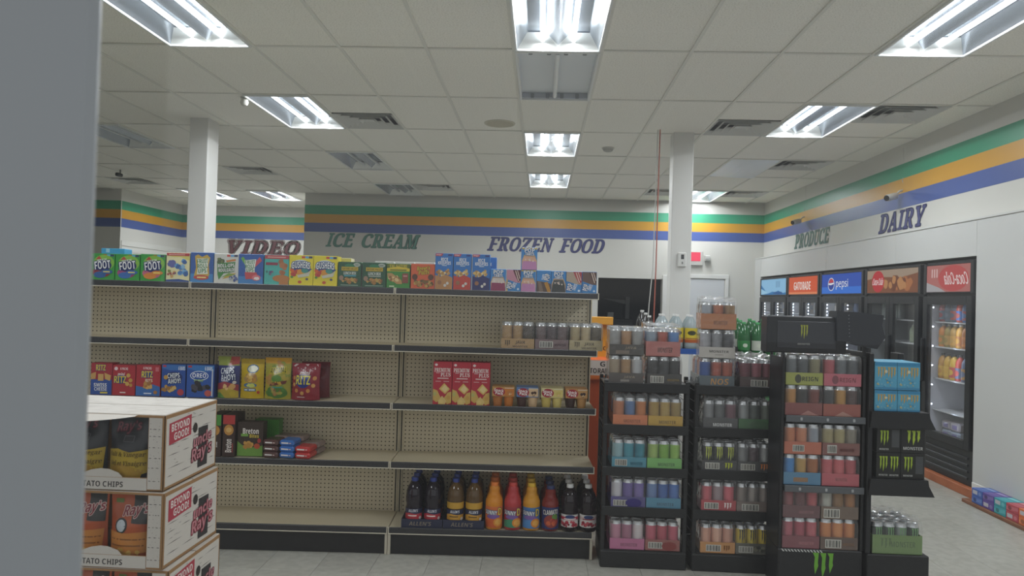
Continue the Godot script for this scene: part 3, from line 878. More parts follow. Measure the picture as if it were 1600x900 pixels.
	carton("fruit_snack_box", "teal snack box with red top band and orange brown shape", "snack box", shelf_at(0, -1.938, -0.08), 0.147, 0.182, 0.09, "#3c9d96", "#4bb0a6", [["r", 0, 87, 100, 13, "#b54245"], ["r", 12, 91, 76, 4, "#d99a92"], ["b", 78, 62, 14, 24, 12, 10, ["#b5764a", "#a5683f"], 8], ["e", 70, 22, 36, 12, "#b97a3c"], ["r", 62, 0, 38, 26, "#b97a42"], ["r", 5, 66, 50, 9, "#8f3247"], ["b", 22, 44, 12, 12, 6, 5, ["#5a4f77", "#8c5a7a", "#3d6f68"], 9]], K)
	for q in [[-1.791, "left"], [-1.645, "right"]]:
		carton("fruit_snack_box", "bright yellow fruit snack box with blue lettering, %s one of the pair" % q[1], "snack box", shelf_at(0, q[0], -0.08), 0.1445, 0.184, 0.09, "#cfc02c", "#e3d22f", lid + [["e", 48, 66, 42, 20, "#dfe8ea"], ["p", [[2, 58], [30, 60], [70, 58], [98, 56], [78, 44], [24, 46]], "#2d4f8c"], ["b", 24, 46, 16, 10, 9, 8, ["#c2472f", "#d8622f", "#b23a34"], 10], ["e", 46, 44, 13, 11, "#d9932f"], ["e", 66, 50, 15, 8, "#3f8f86"], ["t", "GUSHERS", 49, 66, 76, 22, "#eef3f4", {"arc": 0.16, "out": "#2a4f90", "ow": 0.1}], ["e", 46, 12, 8, 5, "#c5532f"], ["e", 12, 28, 6, 4, "#5c8f3a"], ["e", 76, 22, 6, 4, "#59556a"], ["p", [[34, 34], [82, 44], [92, 52], [84, 32], [40, 26]], "#c9c7b4"]], K)
	for q in [[-1.5, 0.137, "#4a9cab", "pale blue rule, left"], [-1.352, 0.14, "#9fa89a", "thin pale rule, right"]]:
		carton("granola_bar_box", "dark green granola bar box with yellow band and %s one of two" % q[3], "snack box", shelf_at(0, q[0], -0.07), q[1], 0.152, 0.07, "#2a5a3c", "#25543a", [["e", 82, 90, 16, 8, "#a9b3a6"], ["r", 74, 88, 16, 3, "#5a7566"], ["e", 50, 86, 22, 8, "#2f7a52"], ["r", 14, 66, 74, 15, "#c9a92e"], ["t", "NATURE VALLEY", 51, 73.5, 66, 8, "#37481f"], ["t", "LUNCH BOX", 52, 56, 56, 12, "#dfe6dc"], ["r", 26, 43, 54, 5, q[2]], ["e", 14, 36, 10, 10, "#9a7e6a"], ["b", 54, 26, 34, 9, 26, 6, ["#a5763c", "#c0914e", "#7d5634", "#b9a052"], 12], ["r", 12, 6, 78, 3, "#8fa596"]], "granola bar boxes on the top shelf")
	carton("granola_bar_box", "green granola bar box with yellow top band beside the orange cereal box", "snack box", shelf_at(0, -1.207, -0.07), 0.14, 0.149, 0.07, "#3a6f36", "#3f8a3c", [["p", [[0, 70], [100, 70], [100, 84], [50, 92], [0, 84]], "#d9bf34"], ["p", [[0, 82], [50, 90], [100, 82], [100, 100], [0, 100]], "#5c6a26"], ["t", "VAL NATURE", 50, 91, 78, 13, "#e0c840", {"f": "serif"}], ["r", 14, 73, 72, 5, "#6f7a2a"], ["p", [[2, 62], [22, 62], [64, 34], [68, 18], [44, 18], [4, 44]], "#b8905a"], ["b", 34, 40, 26, 10, 18, 6, ["#caa468", "#8f6a3e", "#dbc18a"], 13], ["r", 68, 22, 26, 40, "#8a4a3a"], ["r", 72, 48, 18, 6, "#c98d88"], ["r", 12, 6, 22, 4, "#dfe6c8"]], "granola bar boxes on the top shelf")
	carton("cereal_bar_box", "orange cereal treat box with yellow lettering", "snack box", shelf_at(0, -1.059, -0.07), 0.144, 0.152, 0.07, "#c05a34", "#d2613a", [["t", "Reese's", 52, 84, 56, 16, "#e3c23a", {"rot": 6, "f": "serif", "shear": 0.2, "out": "#6a3a22", "ow": 0.08}], ["t", "Puffs", 54, 68, 46, 18, "#e3c23a", {"rot": 6, "f": "serif", "shear": 0.2, "out": "#6a3a22", "ow": 0.08}], ["e", 16, 48, 12, 12, "#5a3a2a"], ["e", 84, 48, 12, 12, "#5a3a2a"], ["b", 50, 22, 44, 12, 26, 7, ["#7a5a2e", "#a8823f", "#5c4a2a", "#c09a52"], 14]], "")
	for k in 4:
		carton("white_lidded_box", "white-topped box behind the granola boxes, %s from the left" % ["first", "second", "third", "fourth"][k], "snack box", shelf_at(0, -1.315 + k * 0.125, -0.22), 0.118, 0.168, 0.1, "#d6d6cf", "#d6d6cf", [["r", 0, 0, 100, 86, "#8d6a3a"]], "white-topped boxes at the back of the top shelf")
	carton("white_lidded_box", "yellow snack box peeking out behind the yellow pair", "snack box", shelf_at(0, -1.59, -0.2), 0.144, 0.18, 0.09, "#d9d4a8", "#d9cf6a", [], "")
	carton("fruit_snack_box", "light blue box behind the leftmost green boxes", "snack box", shelf_at(0, -3.0, -0.22), 0.144, 0.2, 0.09, "#3f9fd0", "#3f9fd0", [["r", 20, 88, 16, 12, "#9fd0e6"]], "")
	for q in [[-0.933, "#b98652", "#a8743f", "tan lower half, left of three"], [-0.823, "#c2453a", "#d8bd7a", "red lower half, middle of three"], [-0.71, "#2b2f68", "#d3b56e", "navy lower half, right of three"]]:
		carton("cereal_box", "tall blue cereal treat box with %s" % q[3], "cereal box", shelf_at(0, q[0], -0.07), 0.106, 0.219, 0.08, "#2b72b4", "#2f74bd", [["p", [[0, 0], [100, 0], [100, 34], [60, 42], [30, 36], [0, 40]], q[1]], ["p", [[0, 100], [0, 93], [36, 93], [44, 100]], "#b8323e"], ["t", "Kellogg's", 19, 96.5, 30, 4, "#f0e6e4", {"shear": 0.2}], ["r", 72, 94, 24, 5, "#2b3a7c"], ["t", "RICE", 52, 84, 40, 9, "#eef1f2"], ["t", "KRISPIES", 52, 74, 74, 9, "#eef1f2"], ["r", 38, 66, 28, 2, "#c9d8e6"], ["b", 30, 46, 22, 7, 12, 9, [q[2], "#e0c890", "#b88e50"], 15], ["b", 70, 50, 18, 7, 10, 8, [q[2], "#e6d3a0", "#c0975a"], 16], ["e", 26, 20, 12, 6, "#9a6a4a"], ["e", 58, 12, 8, 4, "#d9d3cc"], ["e", 72, 18, 8, 4, "#d0c8c0"]], "tall blue cereal boxes on the top shelf")
	carton("cereal_box", "blue cereal treat box standing behind the right tall blue box", "cereal box", shelf_at(0, -0.67, -0.2), 0.1, 0.21, 0.08, "#2b72b4", "#2f74bd", [["t", "RICE", 50, 80, 40, 9, "#eef1f2"]], "tall blue cereal boxes on the top shelf")
	var P := "toaster pastry boxes on the top shelf"
	var tart := func(c1: String, c2: String) -> Array:
		return [["p", [[14, 66], [84, 66], [100, 40], [100, 0], [0, 0], [0, 40]], "#c9a87e"], ["p", [[16, 60], [82, 60], [94, 38], [6, 38]], c1], ["p", [[6, 38], [94, 38], [100, 0], [0, 0]], c2], ["b", 50, 44, 36, 8, 10, 4, ["#e3d6cc", c1, "#d9c2b4"], 17], ["t", "POP", 50, 88, 66, 18, "#f1f4f5", {"out": "#2360a4", "ow": 0.1}], ["t", "TARTS", 50, 71, 58, 14, "#f1f4f5", {"out": "#2360a4", "ow": 0.1}]]
	var side_tart := func(c1: String, c2: String, up: bool) -> Array:
		if up:
			return [["p", [[0, 52], [60, 48], [100, 40], [100, 0], [0, 0]], c1], ["p", [[8, 50], [30, 48], [50, 0], [20, 0]], "#7d6a5c"], ["p", [[52, 44], [76, 50], [100, 10], [100, 0], [80, 0]], c2], ["t", "POP", 74, 70, 46, 22, "#f1f4f5", {"rot": 80, "out": "#2360a4", "ow": 0.1}], ["t", "TARTS", 48, 70, 40, 14, "#f1f4f5", {"rot": 80}]]
		return [["p", [[0, 100], [100, 100], [100, 40], [70, 42], [0, 56]], c1], ["p", [[44, 100], [100, 100], [100, 52], [84, 44], [56, 80]], c2], ["p", [[60, 96], [66, 96], [90, 50], [84, 48]], "#d8c4b6"], ["p", [[74, 98], [79, 98], [98, 62], [94, 58]], "#d8c4b6"], ["t", "POP", 24, 28, 44, 24, "#f1f4f5", {"rot": 78, "out": "#2360a4", "ow": 0.1}], ["t", "TARTS", 56, 28, 42, 15, "#f1f4f5", {"rot": 70}], ["e", 84, 12, 8, 5, "#cfe0ee"]]
	var pb := "#3f7fb8"
	carton("toaster_pastry_box", "blue toaster pastry box with dark red pastry, next to the tall blue boxes", "pastry box", shelf_at(0, -0.606, -0.07), 0.092, 0.134, 0.08, "#3a7fc0", "#3b86c6", tart.call("#d3c6be", "#8f3a5c"), P)
	carton("toaster_pastry_box", "toaster pastry box lying on its end, pink and dark red stripes, yellow edge", "pastry box", shelf_at(0, -0.514, -0.07), 0.086, 0.134, 0.08, "#3a7fc0", "#3b86c6", [["r", 0, 0, 8, 100, "#d6b13c"]] + side_tart.call("#c48a9c", "#5f3038", false), P)
	carton("toaster_pastry_box", "blue toaster pastry box with pink pastry, lower of the stacked two", "pastry box", shelf_at(0, -0.425, -0.07), 0.09, 0.134, 0.08, "#3a7fc0", "#3b86c6", [["r", 0, 94, 100, 6, "#d3b440"]] + tart.call("#d8a98e", "#c287b4"), P)
	carton("toaster_pastry_box", "blue toaster pastry box with pink pastry, standing on top of another", "pastry box", shelf_at(0, -0.423, -0.07, 2, 0.1345), 0.094, 0.135, 0.08, "#3a7fc0", "#3b86c6", [["r", 0, 92, 100, 8, "#d3b440"]] + tart.call("#d8a98e", "#c287b4"), P)
	carton("toaster_pastry_box", "toaster pastry box on its end with brown and golden pastries", "pastry box", shelf_at(0, -0.332, -0.07), 0.088, 0.134, 0.08, "#3a7fc0", "#3b86c6", side_tart.call("#59463e", "#b5822e", true), P)
	carton("toaster_pastry_box", "toaster pastry box with grey and black cookie pastry", "pastry box", shelf_at(0, -0.243, -0.07), 0.087, 0.132, 0.08, "#3a7fc0", "#3b86c6", tart.call("#4f4f50", "#3a3b3d"), P)
	carton("toaster_pastry_box", "toaster pastry box on its end with beige and red pastries", "pastry box", shelf_at(0, -0.151, -0.07), 0.094, 0.132, 0.08, "#3a7fc0", "#3b86c6", side_tart.call("#b3a08e", "#b04448", false), P)
	carton("toaster_pastry_box", "toaster pastry box with chocolate stripes at the right end of the top shelf", "pastry box", shelf_at(0, -0.058, -0.07), 0.088, 0.133, 0.08, "#3a7fc0", "#3b86c6", side_tart.call("#6a5048", "#54392f", false), P)
	# second shelf
	can_pack("tan pack of coffee drink cans, left of three at the shelf end", shelf_at(1, -0.479, -0.15), ["#b08d5c", "#b08d5c", "#54483c"], "#b3905f", [["c", 18, 52, 16, 60, "#4a3a26"], ["t", "JAVA", 58, 62, 30, 36, "#4a3a26", {"shear": 0.2}], ["t", "MONSTER", 58, 26, 46, 16, "#4a3a26"]])
	can_pack("mauve brown pack of coffee drink cans, middle of three at the shelf end", shelf_at(1, -0.275, -0.15), ["#6d5a5a", "#58494b"], "#7c6466", [["k", 12, 20, 42, 62], ["t", "MONSTER", 76, 50, 36, 20, "#54424a"]])
	can_pack("pale beige pack of coffee drink cans at the very end of the shelf", shelf_at(1, -0.07, -0.15), ["#b3a177", "#c0ae86", "#5b4f3a"], "#b5a67f", [["c", 22, 52, 16, 60, "#4a3f2a"], ["t", "JAVA", 60, 62, 30, 36, "#4a3f2a", {"shear": 0.2}], ["t", "MONSTER", 60, 26, 46, 16, "#4a3f2a"]])
	# third shelf
	var C := "cracker and cookie boxes on the middle shelf"
	var ritz := [["e", 34, 66, 32, 14, "#20408a"], ["t", "RITZ", 36, 66, 56, 22, "#e2c83e", {"out": "#20408a", "ow": 0.08}]]
	carton("cracker_box", "red and blue cheese cracker box at the far left of the middle shelf", "cracker box", shelf_at(2, -2.97, -0.08), 0.128, 0.191, 0.07, "#8f2430", "#a32a35", [["r", 0, 0, 100, 48, "#2b509c"], ["t", "RITZ", 46, 86, 46, 18, "#e2c83e", {"out": "#20408a", "ow": 0.08}], ["p", [[0, 66], [24, 72], [22, 50], [0, 48]], "#c79a5a"], ["p", [[34, 66], [60, 66], [60, 44], [34, 44]], "#d0a763"], ["p", [[64, 70], [96, 62], [92, 44], [68, 50]], "#cfa55e"], ["t", "SWISS", 46, 31, 62, 11, "#e9ecef"], ["t", "CHEESE", 48, 18, 60, 11, "#e9ecef"], ["r", 46, 4, 36, 5, "#d9c64a"]], C)
	carton("cracker_box", "red mini cracker box with a ring of crackers on the right", "cracker box", shelf_at(2, -2.835, -0.08), 0.137, 0.183, 0.07, "#8f2430", "#ad2d37", [["e", 14, 88, 8, 6, "#e4cfd0"], ["t", "6 PACKS", 50, 88, 34, 8, "#efe2e0"], ["t", "mini", 38, 70, 30, 11, "#efe9e6", {"shear": 0.2}], ["e", 34, 52, 24, 14, "#20408a"], ["t", "RITZ", 34, 52, 54, 22, "#e2c83e", {"out": "#20408a", "ow": 0.08}], ["e", 70, 66, 9, 7, "#d0a452"], ["e", 80, 50, 9, 7, "#c99a48"], ["e", 66, 38, 9, 7, "#d0a452"], ["e", 82, 34, 7, 6, "#c28f42"], ["r", 34, 7, 26, 4, "#e6d8d4"]], C)
	carton("cracker_box", "red cracker box with blue foot and scattered nuts", "cracker box", shelf_at(2, -2.69, -0.08), 0.147, 0.187, 0.07, "#8f2430", "#ad2d37", [["p", [[0, 0], [100, 0], [100, 30], [70, 38], [30, 28], [0, 32]], "#3a6cb0"], ["t", "6 PACKS", 46, 90, 34, 8, "#efe2e0"], ["r", 80, 80, 14, 14, "#c97078"], ["e", 46, 70, 22, 12, "#20408a"], ["t", "RITZ", 46, 70, 46, 20, "#e2c83e", {"out": "#20408a", "ow": 0.08}], ["t", "BITS", 54, 50, 30, 10, "#e8d9b8"], ["b", 48, 34, 18, 8, 8, 8, ["#c08d44", "#a8703a", "#d9ac60"], 18], ["e", 82, 12, 8, 6, "#b07a3c"], ["r", 34, 6, 32, 4, "#dfe8f2"]], C)
	carton("cookie_box", "blue cookie snack box with chocolate chip cookies", "cookie box", shelf_at(2, -2.538, -0.08), 0.144, 0.194, 0.07, "#1f3f86", "#27509f", [["p", [[0, 100], [100, 100], [100, 84], [40, 82], [0, 88]], "#3a6fb4"], ["t", "6 BARS", 84, 89, 28, 12, "#e6ecf2"], ["r", 4, 92, 14, 6, "#b83240"], ["e", 52, 60, 36, 18, "#20346f"], ["t", "CHIPS", 50, 66, 52, 15, "#eaf0f5", {"rot": 5, "out": "#18306a", "ow": 0.12}], ["t", "AHOY!", 54, 49, 54, 15, "#eaf0f5", {"rot": 5, "out": "#18306a", "ow": 0.12}], ["b", 34, 24, 28, 9, 12, 8, ["#c59a4c", "#a8783a", "#d5b268"], 19], ["e", 82, 14, 14, 10, "#b8414a"], ["e", 18, 60, 9, 7, "#c59a4c"]], C)
	carton("cookie_box", "blue sandwich cookie box with black cookies, next to the bags", "cookie box", shelf_at(2, -2.377, -0.08), 0.166, 0.195, 0.07, "#1f3f86", "#2b58a8", [["p", [[0, 100], [100, 100], [100, 82], [40, 80], [0, 90]], "#3a78bc"], ["t", "6 BARS", 80, 90, 28, 12, "#e6ecf2"], ["r", 4, 92, 14, 6, "#b83240"], ["e", 46, 67, 34, 15, "#dfe8f0"], ["e", 46, 67, 31, 13, "#1f4fa0"], ["t", "OREO", 46, 68, 50, 14, "#eef3f7"], ["t", "mini", 44, 53, 32, 9, "#9cc24a", {"shear": 0.2}], ["b", 44, 32, 34, 12, 10, 10, ["#24222a", "#2f2c34", "#4a4852"], 20], ["e", 80, 13, 13, 10, "#c05a54"], ["r", 92, 4, 5, 84, "#c3cbd6"]], C)
	var B := "stand-up snack pouches on the middle shelf"
	pouch("snack_pouch", "blue and rainbow pouch of mini cookies with a tie-dye top", "snack bag", shelf_at(2, -2.222, -0.09), 0.136, 0.248, 0.07, "#3a3f78", [["r", 0, 78, 100, 22, "#8f9a3e"], ["p", [[50, 78], [100, 82], [100, 100], [60, 100]], "#a8403c"], ["p", [[0, 0], [100, 0], [100, 16], [60, 26], [0, 18]], "#b8a23e"], ["p", [[0, 18], [60, 26], [100, 16], [100, 32], [40, 40], [0, 34]], "#9c3f4a"], ["p", [[0, 0], [40, 0], [20, 12], [0, 14]], "#5f8f46"], ["t", "CHIPS", 48, 66, 62, 14, "#e6ecf2", {"rot": 5, "out": "#1c2a5c", "ow": 0.12}], ["t", "AHOY!", 54, 50, 66, 14, "#e6ecf2", {"rot": 5, "out": "#1c2a5c", "ow": 0.12}], ["b", 56, 26, 28, 6, 7, 9, ["#cf9f63", "#dcb47a"], 21], ["e", 84, 38, 8, 4, "#cfc9c0"], ["r", 24, 40, 34, 3, "#b9bcd0"], ["e", 76, 10, 12, 7, "#c3ac3c"]], B, "#a5a043")
	pouch("snack_pouch", "plain yellow pouch with pale blue outlined badge", "snack bag", shelf_at(2, -2.079, -0.09), 0.143, 0.237, 0.07, "#c7a91f", [["e", 54, 75, 26, 11, "#4f7196"], ["e", 54, 75, 22, 8, "#d9dcc0"], ["e", 50, 52, 30, 13, "#a98a52", 0.15], ["b", 50, 52, 24, 9, 12, 8, ["#c08f3a", "#a8743a", "#d6b35a"], 22], ["e", 48, 34, 30, 6, "#4f7196"], ["e", 52, 34, 18, 5, "#c9d06a", 0.2], ["r", 20, 19, 54, 7, "#4f7196"], ["r", 24, 21, 46, 3, "#dfe3d8"], ["e", 84, 16, 6, 4, "#b8452f"], ["r", 0, 88, 100, 3, "#ac9018"]], B, "#b2941a")
	pouch("snack_pouch", "yellow and green pouch of animal crackers with orange top seal", "snack bag", shelf_at(2, -1.924, -0.09), 0.16, 0.248, 0.07, "#a8a03a", [["r", 0, 86, 100, 14, "#cd9a24"], ["b", 50, 50, 46, 42, 26, 10, ["#b5a244", "#8f9a3f", "#b98a48", "#7e8f3c"], 23], ["e", 50, 50, 20, 9, "#5f8a38"], ["e", 50, 17, 44, 14, "#4f7a34", 0.1], ["b", 44, 20, 34, 10, 12, 8, ["#b08a52", "#8f5f40", "#a9a04a", "#4f7a34"], 24], ["t", "ANIMAL", 54, 70, 66, 13, "#22301c", {"rot": 6, "shear": 0.2, "out": "#d9c83c", "ow": 0.12}], ["p", [[22, 32], [86, 38], [90, 46], [26, 40]], "#6a2f2a"], ["b", 56, 39, 28, 3, 9, 4, ["#c9a23e", "#a8763a"], 44], ["r", 34, 28, 40, 2.5, "#3f8f86"]], B, "#cd9a24")
	pouch("snack_pouch", "red pouch of mini crackers with white sparkle marks at the top", "snack bag", shelf_at(2, -1.753, -0.085), 0.172, 0.22, 0.075, "#8e2a36", [["e", 44, 52, 26, 19, "#263a80"], ["t", "RITZ", 44, 55, 54, 24, "#e0d040", {"out": "#263a80", "ow": 0.06}], ["t", "mini", 48, 74, 36, 11, "#efe6e6", {"shear": 0.15}], ["e", 86, 60, 7, 5.5, "#c98a4c"], ["e", 82, 40, 7, 5.5, "#d09a58"], ["e", 64, 26, 7, 5.5, "#c98a4c"], ["e", 42, 19, 7, 5.5, "#d09a58"], ["e", 20, 26, 7, 5.5, "#c98a4c"], ["e", 10, 42, 5, 5.5, "#d09a58"], ["e", 10, 60, 5, 5.5, "#c98a4c"], ["p", [[2, 92], [12, 98], [22, 97], [8, 90]], "#dcc4c4"], ["p", [[46, 97], [56, 92], [62, 98]], "#dcc4c4"], ["p", [[90, 97], [97, 90], [94, 98]], "#dcc4c4"], ["b", 50, 86, 40, 5, 14, 1.6, ["#dcc4c4"], 25], ["r", 22, 7, 30, 2.5, "#d8bcbc"]], B)
	pouch("snack_pouch", "red pouch standing behind the red mini cracker pouch", "snack bag", shelf_at(2, -1.725, -0.2), 0.178, 0.22, 0.07, "#6e222c", [], B)
	for k in 3:
		carton("cracker_box", "tall red cracker box with golden crackers, %s of the three in a row" % ["left", "middle", "right"][k], "cracker box", shelf_at(2, [-0.923, -0.808, -0.694][k], -0.09), 0.113, 0.256, 0.1, "#9c2a36", "#b52f3f", [["e", 14, 93, 8, 3, "#e6d3d4"], ["t", "PREMIUM", 48, 81, 86, 9, "#efe9e4", {"f": "serif"}], ["t", "PLUS", 66, 70, 54, 9, "#efe9e4", {"f": "serif"}], ["r", 14, 73, 20, 2, "#d9a8a8"], ["r", 22, 60, 60, 2.5, "#e0c4c0"], ["r", 12, 53, 30, 2, "#cf9a98"], ["r", 56, 53, 30, 2, "#cf9a98"], ["p", [[60, 50], [92, 36], [66, 24], [32, 36]], "#d9b565"], ["p", [[64, 46], [84, 37], [66, 28], [44, 36]], "#e3cb90"], ["p", [[0, 36], [24, 32], [44, 14], [20, 4], [0, 10]], "#cda85a"], ["p", [[100, 30], [80, 28], [56, 12], [78, 0], [100, 4]], "#cda85a"], ["p", [[50, 20], [74, 8], [66, 0], [30, 0], [28, 8]], "#d9bd7a"], ["e", 10, 24, 9, 5, "#b7b36a"], ["e", 84, 16, 10, 5, "#c99a4e"], ["e", 46, 6, 12, 5, "#e0c67e"]], "tall red cracker boxes on the middle shelf")
	var puds := [[-0.556, "#b5713a", "#c4752e", "#b88a4a", "caramel, leftmost of four"], [-0.412, "#4a2f2a", "#d0b08a", "#5a7aa8", "chocolate and vanilla with a blue sleeve"], [-0.265, "#cbb562", "#d2bf72", "#c9bd8a", "pale banana yellow cups"], [-0.119, "#3a2522", "#b98a52", "#b5824a", "dark chocolate, rightmost of four"]]
	for q in puds:
		var t := thing("pudding_cups", "sleeved pack of pudding cups, %s" % q[4], "pudding pack", shelf_at(2, q[0], -0.075), "pudding cup packs on the middle shelf")
		for ix in 2:
			for iz in 2:
				part("cup", form("cup", [[0.0, 0.0], [0.72, 0.0], [0.76, 0.04], [0.98, 0.95], [1.06, 0.96], [1.06, 1.0], [0.0, 1.0]], 0.031, 0.06), mat(q[1] if ix == 0 else q[2], 0.35), t, at(-0.033 + ix * 0.066, 0, 0.033 - iz * 0.066))
		part("sleeve", MB.new().paint(q[3]).span(Vector3(-0.066, 0.061, -0.064), Vector3(0.066, 0.118, 0.066), 0.002).mesh(), inked(0.4), t)
		var a := Art.new(0.13, 0.056)
		a.ops([["r", 0, 0, 100, 100, q[3]], ["r", 55, 6, 44, 88, q[2]], ["e", 30, 48, 28, 46, "#9c2634"], ["t", "Snack", 30, 64, 44, 30, "#f1ece8", {"rot": -6}], ["t", "Pack", 32, 34, 36, 30, "#f1ece8", {"rot": -6}], ["b", 76, 44, 16, 26, 7, 7, [q[1], "#d8b98a", q[2]], 26], ["r", 56, 86, 42, 6, "#d9d3c4"]])
		part("sleeve_print", a.mesh(flat(0.0662)), inked(0.4), t, at(0, 0.09, 0))
	# fourth shelf
	var R := "cracker boxes on the fourth shelf"
	carton("cracker_box", "brown cracker box with green top, partly hidden by the chip carton", "cracker box", shelf_at(3, -2.275, -0.12), 0.07, 0.25, 0.16, "#3b2924", "#3b2924", [["r", 0, 74, 100, 26, "#4f8f3c"], ["e", 50, 62, 40, 12, "#c08a42"], ["t", "Breton", 46, 28, 46, 14, "#e8e0da", {"rot": 90}]], R)
	carton("cracker_box", "narrow brown cracker box with red top and upright white lettering", "cracker box", shelf_at(3, -2.194, -0.12), 0.074, 0.25, 0.16, "#3b2924", "#3b2924", [["r", 0, 78, 100, 22, "#b23a35"], ["e", 50, 64, 40, 13, "#c08a42"], ["e", 50, 64, 24, 6, "#d9b06a"], ["t", "Breton", 50, 26, 110, 15, "#e8e0da", {"rot": 90}], ["r", 80, 10, 8, 22, "#9c4a44"]], R)
	carton("cracker_box", "wide dark cracker box with green foot and small round bites", "cracker box", shelf_at(3, -2.074, -0.1), 0.156, 0.206, 0.07, "#35271f", "#3a2b24", [["p", [[0, 0], [100, 0], [100, 32], [60, 26], [20, 32], [0, 44]], "#6f9a44"], ["t", "Breton", 52, 74, 62, 16, "#ece6e0"], ["r", 14, 58, 28, 8, "#7aa84a"], ["t", "Bites", 66, 60, 36, 11, "#d6c04a"], ["b", 42, 34, 16, 9, 6, 9, ["#c99a4c", "#b5843c"], 27], ["e", 78, 30, 12, 8, "#b8502f"], ["e", 86, 46, 7, 7, "#a83a35"]], R)
	carton("cracker_box", "green sided box behind the wide dark cracker box", "cracker box", shelf_at(3, -2.02, -0.24), 0.15, 0.2, 0.08, "#4a8f36", "#4a8f36", [], R)
	var bars := [[-1.935, "#5a3f3c", "dark brown", 0.095, 3], [-1.838, "#3f74bf", "bright blue", 0.092, 3], [-1.742, "#c23a38", "red", 0.098, 2]]
	for q in bars:
		for k in q[4]:
			for z in 2:
				var t := thing("cookie_sleeve", "%s wrapped cookie sleeve, %s of its stack, %s row" % [q[2], (["lowest", "middle", "topmost"] if q[4] == 3 else ["lower", "upper"])[k], ["front", "rear"][z]], "cookie pack", shelf_at(3, q[0] + z * 0.02, -0.09 - z * 0.13, -8, k * 0.0365), "wrapped cookie sleeves on the fourth shelf")
				part("wrapper", MB.new().paint(q[1] if z == 0 else "#8f7d78").box(Vector3(0, 0.018, 0), Vector3(q[3], 0.035, 0.115), 0.01).mesh(), inked(0.25), t)
				var a := Art.new(q[3] * 0.8, 0.02)
				a.ops([["r", 8, 34, 60, 40, "#e6e2e0"], ["r", 74, 40, 16, 26, "#d8b8b4"]])
				part("wrapper_print", a.mesh(flat(0.0576)), inked(0.3), t, at(0, 0.018, 0))
	# bottom shelf: juice bottles
	var J := "juice bottles on the bottom shelf"
	for k in 2:
		var t := thing("display_tray", "navy cardboard tray under the %s juice bottles" % ["dark", "golden"][k], "tray", shelf_at(4, -1.02 + k * 0.249, -0.137), "cardboard bottle trays")
		var m := MB.new().paint("#232a44")
		m.span(Vector3(-0.122, 0, -0.1), Vector3(0.122, 0.003, 0.12))
		m.span(Vector3(-0.122, 0.003, 0.117), Vector3(0.122, 0.052, 0.12))
		for s in [-1.0, 1.0]:
			m.span(Vector3(s * 0.119, 0.003, -0.1), Vector3(s * 0.122, 0.052, 0.117))
		part("tray", m.mesh(), inked(0.5), t)
		var a := Art.new(0.24, 0.05)
		a.ops([["t", "ALLEN'S", 46, 46, 54, 46, "#7d7466", {"shear": 0.15}]])
		part("tray_print", a.mesh(flat(0.12)), inked(0.5), t, at(0, 0.028, 0))
		for i in 2:
			for z in 3:
				var liquid := mat("#1c1320", 0.12) if k == 0 else mat("#5c4526", 0.12)
				var kind: String = ["dark", "golden"][k]
				var jb = bottle("juice_bottle", "%s juice bottle with blue cap, %s of the pair, %s row" % [kind, ["left", "right"][i], ["front", "middle", "rear"][z]], shelf_at(4, -1.075 + k * 0.249 + i * 0.112, -0.078 - z * 0.107, 0, 0.004 if z < 2 else 0.0), "waist", 0.0515, 0.285, liquid, "#2b3f8f", [0.12, 0.37, "#20294a"], [["p", [[2, 14], [98, 14], [98, 60], [60, 58], [30, 66], [2, 54]], ["#b8323e", "#cf9a35"][k]], ["t", "ALLEN'S", 50, 84, 42, 22, "#e6e8ee", {"shear": 0.15}], ["r", 26, 38, 40, 10, "#f0dcd8" if k == 0 else "#6a4a1c"], ["e", 84, 24, 7, 13, "#e4d8d4"]], J, "allen%d" % k)
				if k == 1:
					part("liquid_line", form("ring", [[1.012, 0.39], [1.016, 0.42], [1.02, 0.5], [1.012, 0.52]], 0.051, 0.285), mat("#c79a34", 0.15), jb)
	for q in [[-0.592, "#d98a22", "#e07a28", "#d2703a", "#c85a2a", "orange juice drink bottle with orange cap and label"], [-0.48, "#b53a3e", "#c23f38", "#9c2f38", "#3f8a6a", "red punch drink bottle with red cap"], [-0.368, "#d0932a", "#d9b02c", "#4470a8", "#4f86c0", "orange juice drink bottle with yellow cap and blue label"]]:
		for z in 3:
			bottle("juice_bottle", "%s, %s row" % [q[5], ["front", "second", "third"][z]], shelf_at(4, q[0], -0.07 - z * 0.111), "neck", 0.0525, 0.275, mat(q[1], 0.18), q[2], [0.05, 0.5, q[3]], [["p", [[4, 2], [96, 2], [96, 30], [50, 44], [4, 34]], q[4]], ["t", "SUNNY", 36, 72, 56, 20, "#eef0ec", {"rot": -3, "out": "#22346a", "ow": 0.12}], ["t", "D", 78, 76, 18, 34, "#e8c83a", {"out": "#22346a", "ow": 0.1}], ["e", 46, 52, 30, 10, ["#7a5aa0", "#3f8a6a", "#c8703a"][z % 3]], ["e", 70, 26, 22, 22, "#d8882c"], ["e", 70, 26, 15, 15, "#e3a850"]], J, "sun" + q[5])
	for z in 3:
		bottle("juice_bottle", "tomato cocktail bottle with dark blue cap, %s row" % ["front", "second", "third"][z], shelf_at(4, -0.254, -0.07 - z * 0.111), "neck", 0.053, 0.262, mat("#7a2620", 0.15), "#25305e", [0.05, 0.54, "#2a3468"], [["t", "CLAMATO", 50, 78, 70, 22, "#e6e2d8", {"rot": 4, "out": "#1c2450", "ow": 0.1}], ["e", 54, 36, 34, 30, "#8f3a34"], ["e", 70, 56, 14, 14, "#5a8a3c"], ["b", 52, 30, 22, 16, 8, 8, ["#b5483a", "#c8603a", "#96342e"], 28]], J, "clam")
